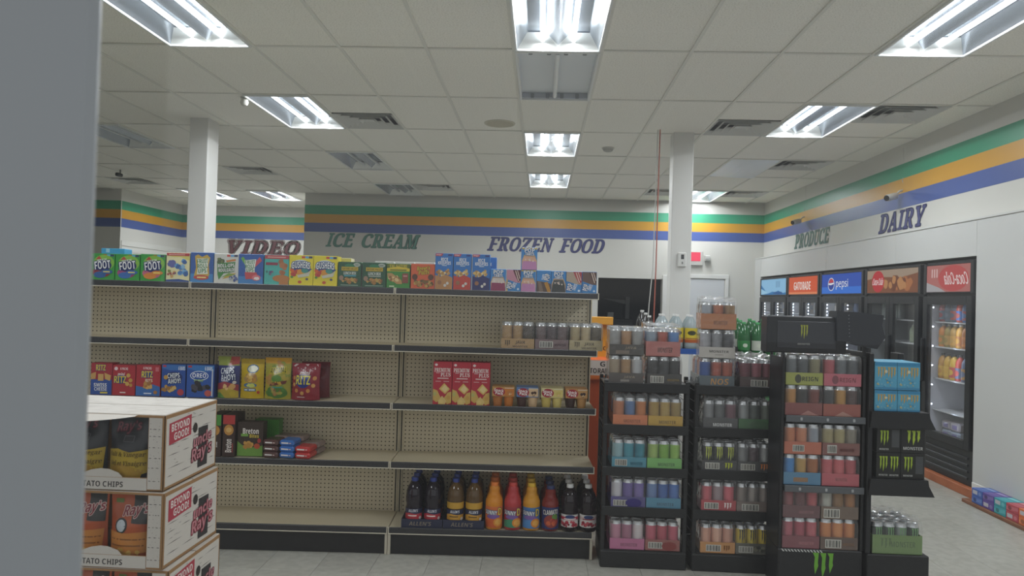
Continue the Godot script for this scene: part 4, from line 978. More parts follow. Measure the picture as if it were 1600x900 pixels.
	for q in [[-0.137, 0, "white capped dark juice bottle with pink and white label"], [-0.026, 1, "white capped dark juice bottle with red berry label at the shelf end"]]:
		for z in 3:
			bottle("juice_bottle", "%s, %s row" % [q[2], ["front", "second", "third"][z]], shelf_at(4, q[0], -0.07 - z * 0.111), "waist", 0.0525, 0.275, mat("#20161c", 0.1), "#d9dad8", [0.1, 0.37, "#d6d3d0"], [["r", 0, 58, 100, 24, "#b5304a" if q[1] == 0 else "#cbb4b4"], ["e", 50, 82, 22, 16, "#24386f"], ["r", 22, 62, 56, 8, "#f0e6e6" if q[1] == 0 else "#8a2434"], ["b", 50, 26, 42, 18, 16, 7, ["#a32a3c", "#7d1f30", "#c2505a"], 29 + q[1]]], J, "cran%d" % q[1])

# ---------------------------------------------------------------- chip cartons at the front
func chip_cartons() -> void:
	var W := 0.56
	var H := 0.269
	var D := 0.41
	var kraft := "#a07a50"
	var planks := func(a: Array, sd: int) -> Array:            # printed board joints
		var g := RandomNumberGenerator.new()
		g.seed = sd
		for k in 6:
			var y := 12.0 + k * 15.0 + g.randf_range(-3, 3)
			var x := 3.0
			while x < 92:
				var l := g.randf_range(10, 34)
				a.append(["p", [[x, y], [x + l * 0.5, y + 0.7], [minf(x + l, 97), y - 0.2], [x + l * 0.5, y - 0.5]], "#5b5450"])
				x += l + g.randf_range(2, 16)
			for i in 3:
				var px := g.randf_range(6, 90)
				var py := y + g.randf_range(3, 12)
				a.append(["p", [[px, py], [px + g.randf_range(3, 9), py + 0.8], [px + g.randf_range(2, 7), py - 0.5]], "#8d8580"])
		return a
	for k in 4:
		var y := k * (H + 0.0048)
		var dx: float = [0.05, 0.03, 0.012, 0.0][k]
		var t := thing("chip_carton", "white plank-print cardboard carton of potato chips, %s of the stack" % ["lowest", "second from the bottom", "second from the top", "topmost, with torn lid flap"][k], "carton", at(-1.60 + dx, y, -2.715, -1.0 if k == 2 else 0.0), "stacked cartons of potato chips")
		var m := MB.new().paint(kraft)
		var th := 0.004
		m.span(Vector3(-W / 2, 0, -D / 2), Vector3(W / 2, th, D / 2))
		m.span(Vector3(W / 2 - th, 0, -D / 2), Vector3(W / 2, H, D / 2), 0.001)
		m.span(Vector3(-W / 2, 0, -D / 2), Vector3(-W / 2 + th, H, D / 2), 0.001)
		m.span(Vector3(-W / 2, 0, -D / 2), Vector3(W / 2, H, -D / 2 + th), 0.001)
		m.span(Vector3(W / 2 - 0.06, 0, D / 2 - th), Vector3(W / 2, H, D / 2), 0.001)        # window frame of the front
		m.span(Vector3(-W / 2, 0, D / 2 - th), Vector3(-W / 2 + 0.06, H, D / 2), 0.001)
		m.span(Vector3(-W / 2 + 0.06, 0, D / 2 - th), Vector3(W / 2 - 0.06, 0.047, D / 2), 0.001)
		m.span(Vector3(-W / 2 + 0.06, H - 0.008, D / 2 - th), Vector3(W / 2 - 0.06, H, D / 2), 0.001)
		part("carton_body", m.mesh(), inked(0.7), t)
		for s in [-1.0, 1.0]:
			var f := MB.new().paint("#cfc9c0")
			f.box(Vector3(0, H + 0.001, s * D * 0.2505), Vector3(W - 0.004, 0.003, D / 2 - 0.006), 0.0005)
			var fl := part("lid_flap", f.mesh(), inked(0.7), t)
			var fa := Art.new(W * 0.96, D * 0.46)
			fa.ops([["r", 0, 0, 100, 100, "#d5d0c8"]] + [["g", planks.call([], 60 + k)]])
			part("flap_print", fa.mesh(func(px: float, py: float, l: float): return [Vector3(px, H + 0.0025 + l, s * D * 0.2505 - py), Vector3.UP]), inked(0.7), fl)
		# right side print
		var a := Art.new(D - 0.02, H - 0.026)
		a.ops([["r", 0, 0, 100, 100, "#d3cdc4"]] + [["g", planks.call([], 70 + k)]] + [["p", [[5, 60], [47, 64], [47, 96], [5, 92]], "#b23a48"], ["t", "BEYOND", 26, 85, 34, 11, "#ece6e0", {"rot": 2}], ["t", "GOOD!", 28, 71, 28, 11, "#ece6e0", {"rot": 2}], ["e", 55, 72, 4.5, 8, "#2c2520"], ["p", [[62, 6], [82, 6], [82, 70], [62, 70]], "#2f2b2c"], ["t", "uncle", 71, 52, 38, 17, "#c8848c", {"rot": 4, "shear": 0.15, "out": "#9c3040", "ow": 0.07}], ["t", "Ray's", 70, 28, 42, 26, "#c8848c", {"rot": 4, "shear": 0.15, "out": "#9c3040", "ow": 0.07}]])
		part("side_print", a.mesh(func(px: float, py: float, l: float): return [Vector3(W / 2 + l, py + H / 2, -px), Vector3.RIGHT]), inked(0.65), t)
		# front print round the window
		var fp := Art.new(0.048, H - 0.016)
		fp.ops([["r", 0, 0, 100, 100, "#cdc7be"]] + [["g", planks.call([], 80 + k)]])
		part("front_print", fp.mesh(flat(D / 2)), inked(0.65), t, at(W / 2 - 0.034, H / 2, 0))
		var fb := Art.new(W - 0.12, 0.043)
		fb.ops([["r", 0, 0, 100, 100, "#cdc7be"], ["t", "POTATO CHIPS", 60, 44, 41, 46, "#3a3431"]])
		part("front_print", fb.mesh(flat(D / 2)), inked(0.65), t, at(0, 0.024, 0))
		part("front_hump", MB.new().paint("#cdc7be").prism([Vector2(-0.03, 0), Vector2(0.13, 0), Vector2(0.115, 0.016), Vector2(0.08, 0.028), Vector2(0.05, 0.03), Vector2(0.015, 0.024), Vector2(-0.015, 0.012)], D / 2 - 0.004, D / 2 - 0.0005).mesh(), inked(0.65), t, at(0.0, 0.046, 0))
		if k == 3:                                            # torn tongue hanging over the window
			var tg := MB.new().paint("#d0cac1")
			var n := 10
			for i in n:
				var q := []
				for e in [i, i + 1]:
					var u: float = e / float(n)
					var drop := 0.055 * sin(PI * clampf(u * 0.62 + 0.02, 0, 1)) * (1.0 - u * 0.35)
					q.append([Vector3(0.18 - u * 0.36, H, D / 2), Vector3(0.18 - u * 0.36, H - drop * 0.5, D / 2 + 0.02 + drop * 0.75)])
				tg.quad(q[0][0], q[1][0], q[1][1], q[0][1], Vector3(0, 1, 1))
			part("torn_flap", tg.mesh(), inked(0.65), t)
		if k == 0:
			continue
		for i in [1, 2]:
			var bx: float = -1.60 + dx - 0.217 + i * 0.172
			var bz := -2.715 + D / 2 - 0.06 - (0.012 if i == 1 else 0.0)
			var spot := at(bx, y + 0.006, bz, [3, -2, -3][i])
			if k == 3:
				pouch("chip_bag", "black and yellow bag of chips in the topmost carton, %s" % ["", "left", "right"][i], "chip bag", spot, 0.162, 0.248, 0.07, "#2a292b", [["p", [[0, 52], [30, 55], [60, 50], [100, 54], [96, 20], [60, 14], [30, 20], [0, 16]], "#c2a532"], ["p", [[10, 30], [40, 34], [90, 24], [80, 6], [30, 4], [14, 10]], "#b58f30"], ["t", "Ray's", 46, 84, 60, 18, "#7d3a44", {"rot": 6, "shear": 0.2, "out": "#3a1a20", "ow": 0.1}], ["r", 40, 64, 26, 9, "#5a5a5c"], ["r", 42, 65, 22, 7, "#2f2e30"], ["t", "Salt & Vinegar", 50, 46, 88, 9, "#6a5414", {"f": "serif", "shear": 0.2}], ["t", "Sel et Vinaigre", 52, 33, 86, 9, "#6a5414", {"f": "serif", "shear": 0.2}]], "chip bags in the cartons")
			else:
				pouch("chip_bag", "orange bag of chips in the %s carton, %s" % ["second from the bottom" if k == 1 else "second from the top", ["", "left", "right"][i]], "chip bag", spot, 0.162, 0.248, 0.07, "#b5562c", [["p", [[54, 98], [98, 98], [98, 56], [60, 58]], "#33302e"], ["t", "Ray's", 66, 74, 60, 18, "#8f2f38", {"rot": 8, "shear": 0.2, "out": "#d8b9b0", "ow": 0.06}], ["r", 10, 84, 20, 6, "#6a7a36"], ["e", 36, 54, 16, 11, "#2e2d2c"], ["e", 36, 54, 12, 8.5, "#b9c0c4"], ["p", [[2, 46], [40, 44], [98, 46], [94, 16], [50, 12], [6, 18]], "#c58138"], ["r", 8, 34, 84, 2, "#8a5424"], ["r", 10, 25, 80, 2, "#8a5424"], ["b", 50, 17, 28, 4, 8, 7, ["#c89a42", "#d2ab58"], 33]], "chip bags in the cartons")

# ---------------------------------------------------------------- drink racks
func rack(label: String, x0: float, x1: float, z: float, levels: Array, backing: String) -> void:
	var w := x1 - x0
	var d := 0.36
	var t := thing("drink_rack", label, "display rack", at((x0 + x1) / 2, 0, z), "black drink display racks")
	var blk := mat("#1e1f21", 0.45)
	part("base", MB.new().span(Vector3(-w / 2, 0, -d), Vector3(w / 2, levels[0] - 0.006, 0), 0.006).mesh(), blk, t)
	var top: float = levels[-1]
	for s in [-1.0, 1.0]:
		for zz in [-0.02, -d + 0.02]:
			part("post", MB.new().span(Vector3(s * w / 2, levels[0] - 0.006, zz - 0.012), Vector3(s * (w / 2 - 0.024), top + 0.02, zz + 0.012), 0.003).mesh(), blk, t)
		for k in 15:
			var yy: float = levels[0] + 0.03 + k * (top - levels[0]) / 15.0
			part("wire", MB.new().tube([Vector3(s * (w / 2 - 0.012), yy, -0.02), Vector3(s * (w / 2 - 0.012), yy, -d + 0.02)], 0.002, 6).mesh(), mat("#2c2d2f", 0.4, 0.4), t)
	part("back_panel", MB.new().span(Vector3(-w / 2 + 0.024, levels[0], -d + 0.012), Vector3(w / 2 - 0.024, top, -d + 0.018)).mesh(), mat(backing, 0.6), t)
	for k in levels.size():
		var y: float = levels[k]
		var sh := part("shelf", MB.new().span(Vector3(-w / 2 + 0.002, y - 0.006, -d + 0.02), Vector3(w / 2 - 0.002, y, -0.004)).mesh(), blk, t)
		if k > 0:
			part("shelf_lip", MB.new().span(Vector3(-w / 2 + 0.002, y - 0.045, -0.006), Vector3(w / 2 - 0.002, y + 0.008, 0.0), 0.002).mesh(), blk, sh)

func racks() -> void:
	var word := func(c: String) -> Array: return [["t", "MONSTER", 56, 42, 50, 30, c]]
	var coded := func(c: String) -> Array: return [["k", 8, 18, 42, 60], ["c", 76, 50, 22, 60, c]]
	var lv := [0.104, 0.345, 0.575, 0.82, 1.062]
	rack("black wire drink rack with reddish back, leftmost of the four", 0.38, 0.875, -4.21, lv, "#7a3420")
	rack("black wire drink rack, second from the shelving", 0.905, 1.405, -4.21, lv, "#2a2a2c")
	var A := [[0, 0, ["#c98aa2", "#a86a84", "#d8cfd2"], "#bf6a94", word.call("#7d3a5c"), "pink cans with a pink tray, bottom left"], [0, 1, ["#c2586e", "#b84a5e"], "#96504a", [["k", 8, 18, 42, 60], ["e", 70, 44, 22, 40, "#8a4440"]], "rose red cans with a brown tray, bottom right"],
		[1, 0, ["#cfcdd6", "#6a58a0", "#7d6cb0"], "#443a80", [["k", 6, 14, 42, 56], ["e", 66, 46, 24, 40, "#3a2f74"]], "purple cans, second level left"], [1, 1, ["#6a86b8", "#3a64ac", "#4a74bc"], "#3f86a4", word.call("#24546c"), "blue cans, second level right"],
		[2, 0, ["#9cc0c8", "#3c98ac", "#2f8a9e"], "#3f8ea4", [["k", 8, 18, 36, 60], ["t", "MONSTER", 72, 42, 36, 26, "#246074"]], "turquoise cans, third level left"], [2, 1, ["#a4c06a", "#86b84c", "#98c45a"], "#74b45c", word.call("#2f5a2a"), "lime green cans, third level right"],
		[3, 0, ["#c9805a", "#6a86b4", "#d08450"], "#d07a4a", word.call("#8a4420"), "orange cans, fourth level left"], [3, 1, ["#b89a58", "#c0a462", "#a8905a"], "#c09a34", word.call("#6a4e14"), "golden cans, fourth level right"]]
	for q in A:
		can_pack("%s of the leftmost black rack" % q[5], at(0.535 + q[1] * 0.204, lv[q[0]] + 0.001, -4.355), q[2], q[3], q[4], {"loose": true})
	var Bq := [[0, 0, ["#d8a28c", "#e0b09a", "#cf9a86"], "#c48a48", [["k", 16, 14, 44, 62], ["c", 76, 46, 18, 54, "#7a4a1c"]], {}, "peach cans with an orange tray, bottom left"], [0, 1, ["#c8b02c", "#d0ba3a"], "#57554a", [["k", 8, 14, 42, 60], ["b", 72, 46, 18, 26, 9, 5, ["#6f6c5c", "#3f3e36"], 3]], {"claw": "#22201a"}, "yellow cans with black claw marks, bottom right"],
		[1, 0, ["#c8606c", "#9c8a90", "#d0606e"], "#b03a44", coded.call("#e6d6d4"), {}, "red cans with a bar code, second level left"], [1, 1, ["#8a7f7a", "#9c9490", "#8f8580"], "#7a6a62", [["k", 14, 14, 50, 62]], {}, "grey brown cans, second level right"],
		[2, 0, ["#2c2d2f", "#3a3b3d", "#2c2d2f"], "#2f3032", coded.call("#b9c23a"), {"claw": "#b8c23c"}, "black cans with yellow green claw marks, third level left"], [2, 1, ["#8c8e90", "#5a4a52", "#a0a2a4"], "#3a3a3c", coded.call("#c8763a"), {}, "grey cans with orange tray mark, third level right"],
		[3, 0, ["#8f9193", "#6c6e70", "#7c5a64"], "#4a4a4d", [["t", "MONSTER", 56, 36, 56, 30, "#d8d8d6"]], {}, "grey cans, white tray lettering, fourth level left"], [3, 1, ["#a4a8aa", "#5a6260", "#70786f"], "#356a38", [["e", 60, 46, 30, 40, "#2c5a30"]], {}, "grey cans in a green tray, fourth level right"]]
	for q in Bq:
		can_pack("%s of the second black rack" % q[6], at(1.055 + q[1] * 0.203, lv[q[0]] + 0.001, -4.355), q[2], q[3], q[4], q[5].merged({"loose": true}))
	# on top of the two racks
	var tp := 1.063
	can_pack("brown coffee can pack on top of the leftmost rack, lower of its stack", at(0.505, tp, -4.36), ["#a99880", "#b08a60", "#c0c2c4"], "#4c443e", [["t", "JAVA", 60, 60, 34, 30, "#8a7a66", {"shear": 0.2}], ["r", 34, 18, 26, 20, "#8f8a82"]])
	can_pack("brown coffee can pack with red rim, upper of its stack on the leftmost rack", at(0.505, tp + 0.166, -4.36), ["#9a9a98", "#b08458", "#9a9a98"], "#46403c", [["r", 18, 10, 40, 34, "#7a6a5c"], ["t", "JAVA", 62, 66, 34, 30, "#8a7a66", {"shear": 0.2}]])
	can_pack("black can pack with tan bar code on top of the leftmost rack", at(0.728, tp, -4.36), ["#3a3a3c", "#48484a"], "#36332f", [["k", 8, 16, 40, 66], ["t", "MONSTER", 76, 46, 34, 20, "#8a7444"]])
	can_pack("pink tray can pack wrapped in film, standing above the black can pack", at(0.716, tp + 0.166, -4.36), ["#8c9aa8", "#b0503c", "#5a86c0"], "#b8706a", [["t", "MONSTER", 56, 42, 44, 34, "#54302c", {"shear": 0.1}]], {"th": 0.085, "loose": true})
	can_pack("blue grey can pack with orange initials, lowest of the stack on the second rack", at(1.03, tp, -4.36), ["#3a5a9c", "#b05a48", "#b0604c", "#8f8a92"], "#55636a", [["t", "NOS", 58, 46, 52, 56, "#c08a44", {"shear": 0.1}]])
	can_pack("white can pack in the middle of the stack on the second rack", at(1.045, tp + 0.166, -4.36, -8), ["#a8a8ac", "#8f9094", "#4c4c50"], "#c4bfb8", [["t", "MONSTER", 56, 60, 56, 22, "#44403c"], ["r", 44, 26, 24, 6, "#8f8a84"]])
	can_pack("orange can pack topmost of the stack on the second rack", at(1.045, tp + 0.332, -4.36, -6), ["#9aa0a8", "#b0623a", "#8f6a3c", "#c07a4a"], "#b8743e", [["t", "MONSTER", 56, 42, 40, 26, "#7a4420"]], {"th": 0.09, "loose": true})
	can_pack("dark can pack under loose pink film on top right of the second rack", at(1.262, tp, -4.36), ["#7c4450", "#9c5a66"], "#4a3234", [["k", 30, 12, 50, 62]], {"loose": true})
	# the branded stand and its wing
	var t := thing("display_stand", "black branded drink stand with a sign board and green claw mark on its base", "display rack", at(1.545, 0, -3.98))
	var blk := mat("#1c1d20", 0.42)
	part("base", MB.new().span(Vector3(-0.225, 0, -0.22), Vector3(0.225, 0.228, 0), 0.006).mesh(), blk, t)
	var cl := Art.new(0.12, 0.15)
	cl.claw(50, 50, 90, 90, "#6fae3a")
	part("claw_mark", cl.mesh(flat(0.0005)), inked(0.4), t, at(0.012, 0.145, 0))
	for s in [-1.0, 1.0]:
		for zz in [-0.007, -0.213]:
			part("post", MB.new().span(Vector3(s * 0.225, 0.228, zz - 0.006), Vector3(s * 0.209, 1.28, zz + 0.006), 0.003).mesh(), blk, t)
	part("back_panel", MB.new().span(Vector3(-0.209, 0.228, -0.22), Vector3(0.209, 0.94, -0.217)).mesh(), blk, t)
	for s in [-1.0, 1.0]:
		part("side_panel", MB.new().span(Vector3(s * 0.225, 0.228, -0.205), Vector3(s * 0.221, 1.262, -0.015)).mesh(), blk, t)
	for y in [0.57, 0.948]:
		var sh := part("shelf", MB.new().span(Vector3(-0.22, y - 0.008, -0.216), Vector3(0.22, y, -0.002)).mesh(), blk, t)
		part("price_rail", MB.new().span(Vector3(-0.2, y - 0.034, -0.002), Vector3(0.223, y + 0.002, 0.008), 0.002).mesh(), mat("#5c5f63", 0.35), sh)
		for k in 3:
			part("rail_clip", MB.new().box(Vector3(-0.12 + k * 0.14, y - 0.016, 0.009), Vector3(0.012, 0.016, 0.004), 0.001).mesh(), mat("#a9abad", 0.4), sh)
	for k in 13:
		part("tape_stripe", MB.new().prism([Vector2(0, 0), Vector2(0.008, 0), Vector2(-0.002, 0.012), Vector2(-0.01, 0.012)], 0.0, 0.0012).mesh(), mat("#c9cac8", 0.5), t, at(-0.2 + k * 0.017, 0.214, 0.0))
	var hb := part("sign_board", MB.new().span(Vector3(-0.31, 1.287, -0.12), Vector3(0.12, 1.488, -0.01), 0.006).mesh(), blk, t)
	part("sign_face", MB.new().span(Vector3(-0.255, 1.312, -0.011), Vector3(0.06, 1.46, -0.006), 0.002).mesh(), mat("#34353a", 0.4), hb)
	var sa := Art.new(0.3, 0.14)
	sa.ops([["c", 46, 62, 13, 56, "#a3a83a"], ["t", "MONSTER", 46, 16, 22, 7, "#9a9b98"]])
	part("sign_print", sa.mesh(flat(-0.0058)), inked(0.4), hb, at(-0.1, 1.385, 0))
	for s in [-0.224, 0.2105]:
		part("sign_bracket", MB.new().span(Vector3(s, 1.26, -0.03), Vector3(s + 0.0135, 1.36, -0.012)).mesh(), blk, t)
	var hp := part("side_sign_board", MB.new().prism([Vector2(0.055, 1.522), Vector2(0.17, 1.519), Vector2(0.305, 1.505), Vector2(0.296, 1.454), Vector2(0.314, 1.385), Vector2(0.272, 1.322), Vector2(0.2, 1.334), Vector2(0.105, 1.358), Vector2(0.058, 1.36)], 0.012, -0.1).mesh(), mat("#23252b", 0.42), t)
	for k in 7:
		part("rivet", MB.new().box(Vector3(0.118 + k * 0.001, 1.5 - k * 0.019, 0.0125), Vector3(0.004, 0.004, 0.003), 0.001).mesh(), mat("#8f9296", 0.3, 0.5), hp)
	var Cq := [[0.229, 0, ["#b05868", "#a8485a", "#c0606c"], "#7c3440", [["t", "MONSTER", 66, 42, 40, 24, "#a8646a", {"shear": 0.2}]], "rose pink cans, lower pair on the base, left"], [0.229, 1, ["#c8804a", "#d08a54"], "#5a4034", [["k", 12, 12, 44, 70], ["t", "MONSTER", 76, 46, 30, 20, "#8a6a50"]], "orange cans, lower pair on the base, right"],
		[0.394, 0, ["#8a4a50", "#6a3a40", "#b05058"], "#5f3438", [["t", "MONSTER", 64, 46, 40, 24, "#8f5c60", {"shear": 0.2}]], "dark red cans, upper pair on the base, left"], [0.394, 1, ["#b0b0a8", "#8f6a44", "#a06a3c"], "#6a5444", [["k", 6, 8, 44, 74]], "silver and amber cans, upper pair on the base, right"],
		[0.573, 0, ["#3f86c8", "#c09a58", "#a8683c"], "#4a80a4", [["r", 26, 22, 40, 36, "#8f6a44"]], "blue trayed cans, lower pair on the middle shelf, left"], [0.573, 1, ["#c86068", "#d0686e", "#b8565e"], "#b8525c", [["t", "MONSTER", 52, 52, 32, 26, "#6a2c34", {"f": "serif"}]], "coral red cans, lower pair on the middle shelf, right"],
		[0.739, 0, ["#c9805c", "#cf8a68", "#9aa0aa"], "#b8664a", [["k", 22, 20, 32, 54]], "apricot cans, upper pair on the middle shelf, left"], [0.739, 1, ["#a89c74", "#b0a478", "#8f887a"], "#7c4840", [["k", 12, 16, 26, 66], ["t", "MONSTER", 66, 44, 40, 24, "#5c302c"]], "pale gold cans, upper pair on the middle shelf, right"],
		[0.95, 0, ["#c08a4c", "#3c3a3a", "#7a4038"], "#84403c", [["p", [[40, 0], [62, 40], [92, 0]], "#b07a70"]], "black and orange cans, lower pair on the top shelf, left"], [0.95, 1, ["#4a4a4c", "#c0904c", "#5a4644"], "#9c5040", [["p", [[30, 0], [52, 40], [82, 0]], "#b48474"]], "black and amber cans, lower pair on the top shelf, right"],
		[1.1145, 0, ["#6c7074", "#54585c", "#8a8466"], "#9ca048", [["e", 33, 50, 9, 36, "#3a3c22"], ["t", "REIGN", 66, 50, 44, 36, "#34361e"]], "grey cans in an olive yellow tray, topmost left"], [1.1145, 1, ["#b0545c", "#6a6e72", "#5c6064"], "#bc5e6c", [["e", 30, 50, 9, 36, "#7c3440"], ["t", "REIGN", 64, 50, 44, 36, "#7c2c3a"]], "grey cans in a pink tray, topmost right"]]
	for q in Cq:
		can_pack("%s, branded stand" % q[5], at(1.443 + q[1] * 0.205, q[0], -4.092), q[2], q[3], q[4], {"th": 0.066, "rows": 3})
	var u := thing("display_stand", "narrow black wing stand with flared trays at the right of the drink racks", "display rack", at(1.935, 0, -3.95))
	part("base", MB.new().span(Vector3(-0.155, 0, -0.36), Vector3(0.17, 0.226, 0), 0.005).mesh(), blk, u)
	part("post", MB.new().span(Vector3(-0.16, 0.226, -0.34), Vector3(-0.135, 1.3, -0.01), 0.003).mesh(), blk, u)
	part("post", MB.new().span(Vector3(0.105, 0.95, -0.34), Vector3(0.14, 1.29, -0.25), 0.003).mesh(), blk, u)
	for y in [0.632, 0.99]:
		var tr := MB.new()
		tr.span(Vector3(-0.15, y - 0.008, -0.34), Vector3(0.15, y, 0.0))
		tr.prism([Vector2(-0.15, y), Vector2(0.15, y), Vector2(0.155, y - 0.03), Vector2(0.185, y - 0.088), Vector2(-0.16, y - 0.088)], 0.0, 0.012)
		tr.span(Vector3(0.14, y - 0.08, -0.34), Vector3(0.15, y - 0.008, 0.0))
		part("flared_tray", tr.mesh(), blk, u)
	for q in [[-0.062, 0.99, "lower left"], [0.059, 0.99, "lower right"], [-0.064, 1.105, "upper left"], [0.056, 1.105, "upper right"]]:
		carton("can_carton", "light blue can carton with orange claw marks, %s of four" % q[2], "drink carton", at(1.935 + q[0] - 0.008, q[1] + 0.001, -4.06), 0.119, 0.112 if q[1] < 1.0 else 0.15, 0.2, "#5aa0bc", "#58a2c2", [["r", 0, 86, 100, 14, "#3a86b0"], ["c", 28, 60, 36, 44, "#c0a05c"], ["c", 74, 60, 36, 44, "#c0a05c"], ["e", 50, 66, 6, 6, "#d3cdb4"], ["b", 50, 26, 44, 14, 14, 4, ["#7ab4c8", "#b0ac80", "#4690b4"], 34], ["r", 0, 0, 100, 8, "#3f86ae"]], "light blue can cartons")
	for q in [[-0.05, 0.0, "lower left"], [0.078, 0.0, "lower right"], [-0.05, 0.138, "upper left"], [0.078, 0.138, "upper right"]]:
		var two: bool = q[2] == "lower left"
		carton("can_carton", "black can carton with lime claw marks, %s of four" % q[2], "drink carton", at(1.935 + q[0], 0.633 + q[1], -4.06), 0.126, 0.136, 0.2, "#26282a", "#222426", ([["c", 28, 56, 34, 62, "#a0b83a"], ["c", 74, 56, 34, 62, "#a0b83a"], ["t", "MONSTER", 28, 12, 38, 7, "#b4b6b2"], ["t", "MONSTER", 74, 12, 38, 7, "#b4b6b2"]] if two else ([["c", 50, 60, 56, 60, "#a9bf3e"], ["t", "MONSTER", 50, 18, 84, 12, "#c0c2be"]] if q[2] == "upper right" else [["c", 30, 56, 36, 62, "#a0b83a"], ["t", "MONSTER", 30, 12, 40, 7, "#b4b6b2"], ["r", 62, 20, 32, 70, "#4a4c4e"]])), "black can cartons")
	can_pack("pack of dark green cans in an olive tray, on the wing stand's base", at(1.945, 0.227, -4.1), ["#2c3c34", "#34463c", "#8a9890"], "#6c8a4c", [["c", 26, 54, 22, 60, "#566f3c"], ["t", "MONSTER", 62, 52, 50, 30, "#50683a"]], {"cols": 4, "rows": 4, "th": 0.1, "claw": "#5f8f5a", "loose": true})

# ---------------------------------------------------------------- coolers in the right wall
func sign_layers(t: Node, w: float, h: float, y: float, list: Array) -> void:       # a backlit sign: every colour glows
	var sg := part("sign", MB.new().box(Vector3(0, y, 0.004), Vector3(w, h, 0.008), 0.001).mesh(), glow(Color(list[0]), 0.72, 0.06), t)
	var lift := 0.0085
	var flatlist := []
	for q in list.slice(1):
		if q[0] == "b":
			for i in q[7].size():
				flatlist.append(["b", q[1], q[2], q[3], q[4], q[5] / q[7].size(), q[6], [q[7][i]], q[8] + i * 3])
		else:
			flatlist.append(q)
	for q in flatlist:
		var a := Art.new(w, h)
		a.ly = 0.0
		a.ops([q])
		var c: String = q[2] if q[0] == "p" else (q[5] if q[0] == "e" or q[0] == "r" else (q[7][0] if q[0] == "b" else q[6]))
		part("sign_print", a.mesh(flat(lift)), glow(Color(c), 0.72, 0.06), sg, at(0, y, 0))
		lift += 0.0006

func cooler(label: String, z_far: float, z_near: float, doors: int, lit: bool, list: Array, shelves: Array) -> Node3D:
	var w := z_far - z_near
	var t := thing("drink_cooler", label, "cooler", at(FUR, 0.075, -(z_far + z_near) / 2, -90), "glass door drink coolers along the right wall")
	var blk := mat("#1b1d20", 0.4)
	var hw := w / 2 - 0.004
	var H := 1.905
	var cb := MB.new()
	cb.span(Vector3(-hw, 1.59, -0.72), Vector3(hw, H, -0.02), 0.004)
	cb.span(Vector3(-hw, 0, -0.72), Vector3(hw, 0.3, -0.012), 0.004)
	for s in [-1.0, 1.0]:
		cb.span(Vector3(s * hw, 0.3, -0.72), Vector3(s * (hw - 0.035), 1.59, -0.02))
	part("cabinet", cb.mesh(), blk, t)
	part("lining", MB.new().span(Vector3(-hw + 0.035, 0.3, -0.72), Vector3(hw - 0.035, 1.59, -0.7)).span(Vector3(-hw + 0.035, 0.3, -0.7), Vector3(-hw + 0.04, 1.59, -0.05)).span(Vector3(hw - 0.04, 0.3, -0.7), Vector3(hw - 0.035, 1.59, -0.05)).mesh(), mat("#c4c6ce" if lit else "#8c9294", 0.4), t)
	for k in 4:
		part("grille_slat", MB.new().box(Vector3(0, 0.06 + k * 0.055, -0.008), Vector3(w - 0.14, 0.02, 0.012), 0.003).mesh(), mat("#2c2e31", 0.4), t)
	sign_layers(t, w - 0.1, 0.24, 1.75, list)
	var fr := MB.new()
	for s in [-1.0, 1.0]:
		fr.span(Vector3(s * hw, 1.61, -0.02), Vector3(s * (hw - 0.044), 1.89, 0.014), 0.002)
		fr.span(Vector3(-hw + 0.044, 1.75 + s * 0.13, -0.02), Vector3(hw - 0.044, 1.75 + s * 0.122, 0.014), 0.002)
	part("sign_frame", fr.mesh(), blk, t)
	for y in shelves:
		part("shelf", MB.new().span(Vector3(-hw + 0.041, y - 0.012, -0.6), Vector3(hw - 0.041, y, -0.07), 0.002).mesh(), mat("#b4b7bb", 0.4), t)
	var dw := (w - 0.02) / doors
	for i in doors:
		var x0 := -w / 2 + 0.01 + i * dw + 0.004
		var x1 := x0 + dw - 0.008
		var d := MB.new()
		var b := 0.075
		d.span(Vector3(x0, 0.3, -0.012), Vector3(x0 + b, 1.59, 0.022), 0.003)
		d.span(Vector3(x1 - b, 0.3, -0.012), Vector3(x1, 1.59, 0.022), 0.003)
		d.span(Vector3(x0 + b, 1.59 - b, -0.012), Vector3(x1 - b, 1.59, 0.022), 0.003)
		d.span(Vector3(x0 + b, 0.3, -0.012), Vector3(x1 - b, 0.3 + b, 0.022), 0.003)
		var dr := part("door", d.mesh(), blk, t)
		part("pane", MB.new().quad_of(Vector3(x0 + b, 0.3 + b, 0.004), Vector3(x1 - b, 1.59 - b, 0.004)).mesh(), clear(0.04, 0.0), dr)
		part("handle", MB.new().span(Vector3(x0 + 0.02, 0.8, 0.022), Vector3(x0 + 0.045, 1.2, 0.05), 0.006).mesh(), blk, dr)
		if lit:
			var st := MB.new()
			var n := 7 if doors == 1 else 26
			for k in n:
				var yy := 0.42 + k * (1.07 / (n - 1))
				st.box(Vector3(x0 + b + (0.012 if doors == 1 else 0.05), yy, -0.03), Vector3(0.012, 0.012, 0.006), 0.001)
			part("led_strip", st.mesh(), glow(Color(0.86, 0.91, 1.0), 14.0), t)
			var al := AreaLight3D.new()
			al.name = "led_light"
			al.area_size = Vector2(0.03, 1.1)
			al.light_color = Color(0.86, 0.92, 1.0)
			al.light_energy = 0.045
			al.shadow_enabled = true
			al.area_range = 4.0
			al.position = Vector3(x0 + dw / 2, 0.95, -0.04)
			t.add_child(al, true)
	return t

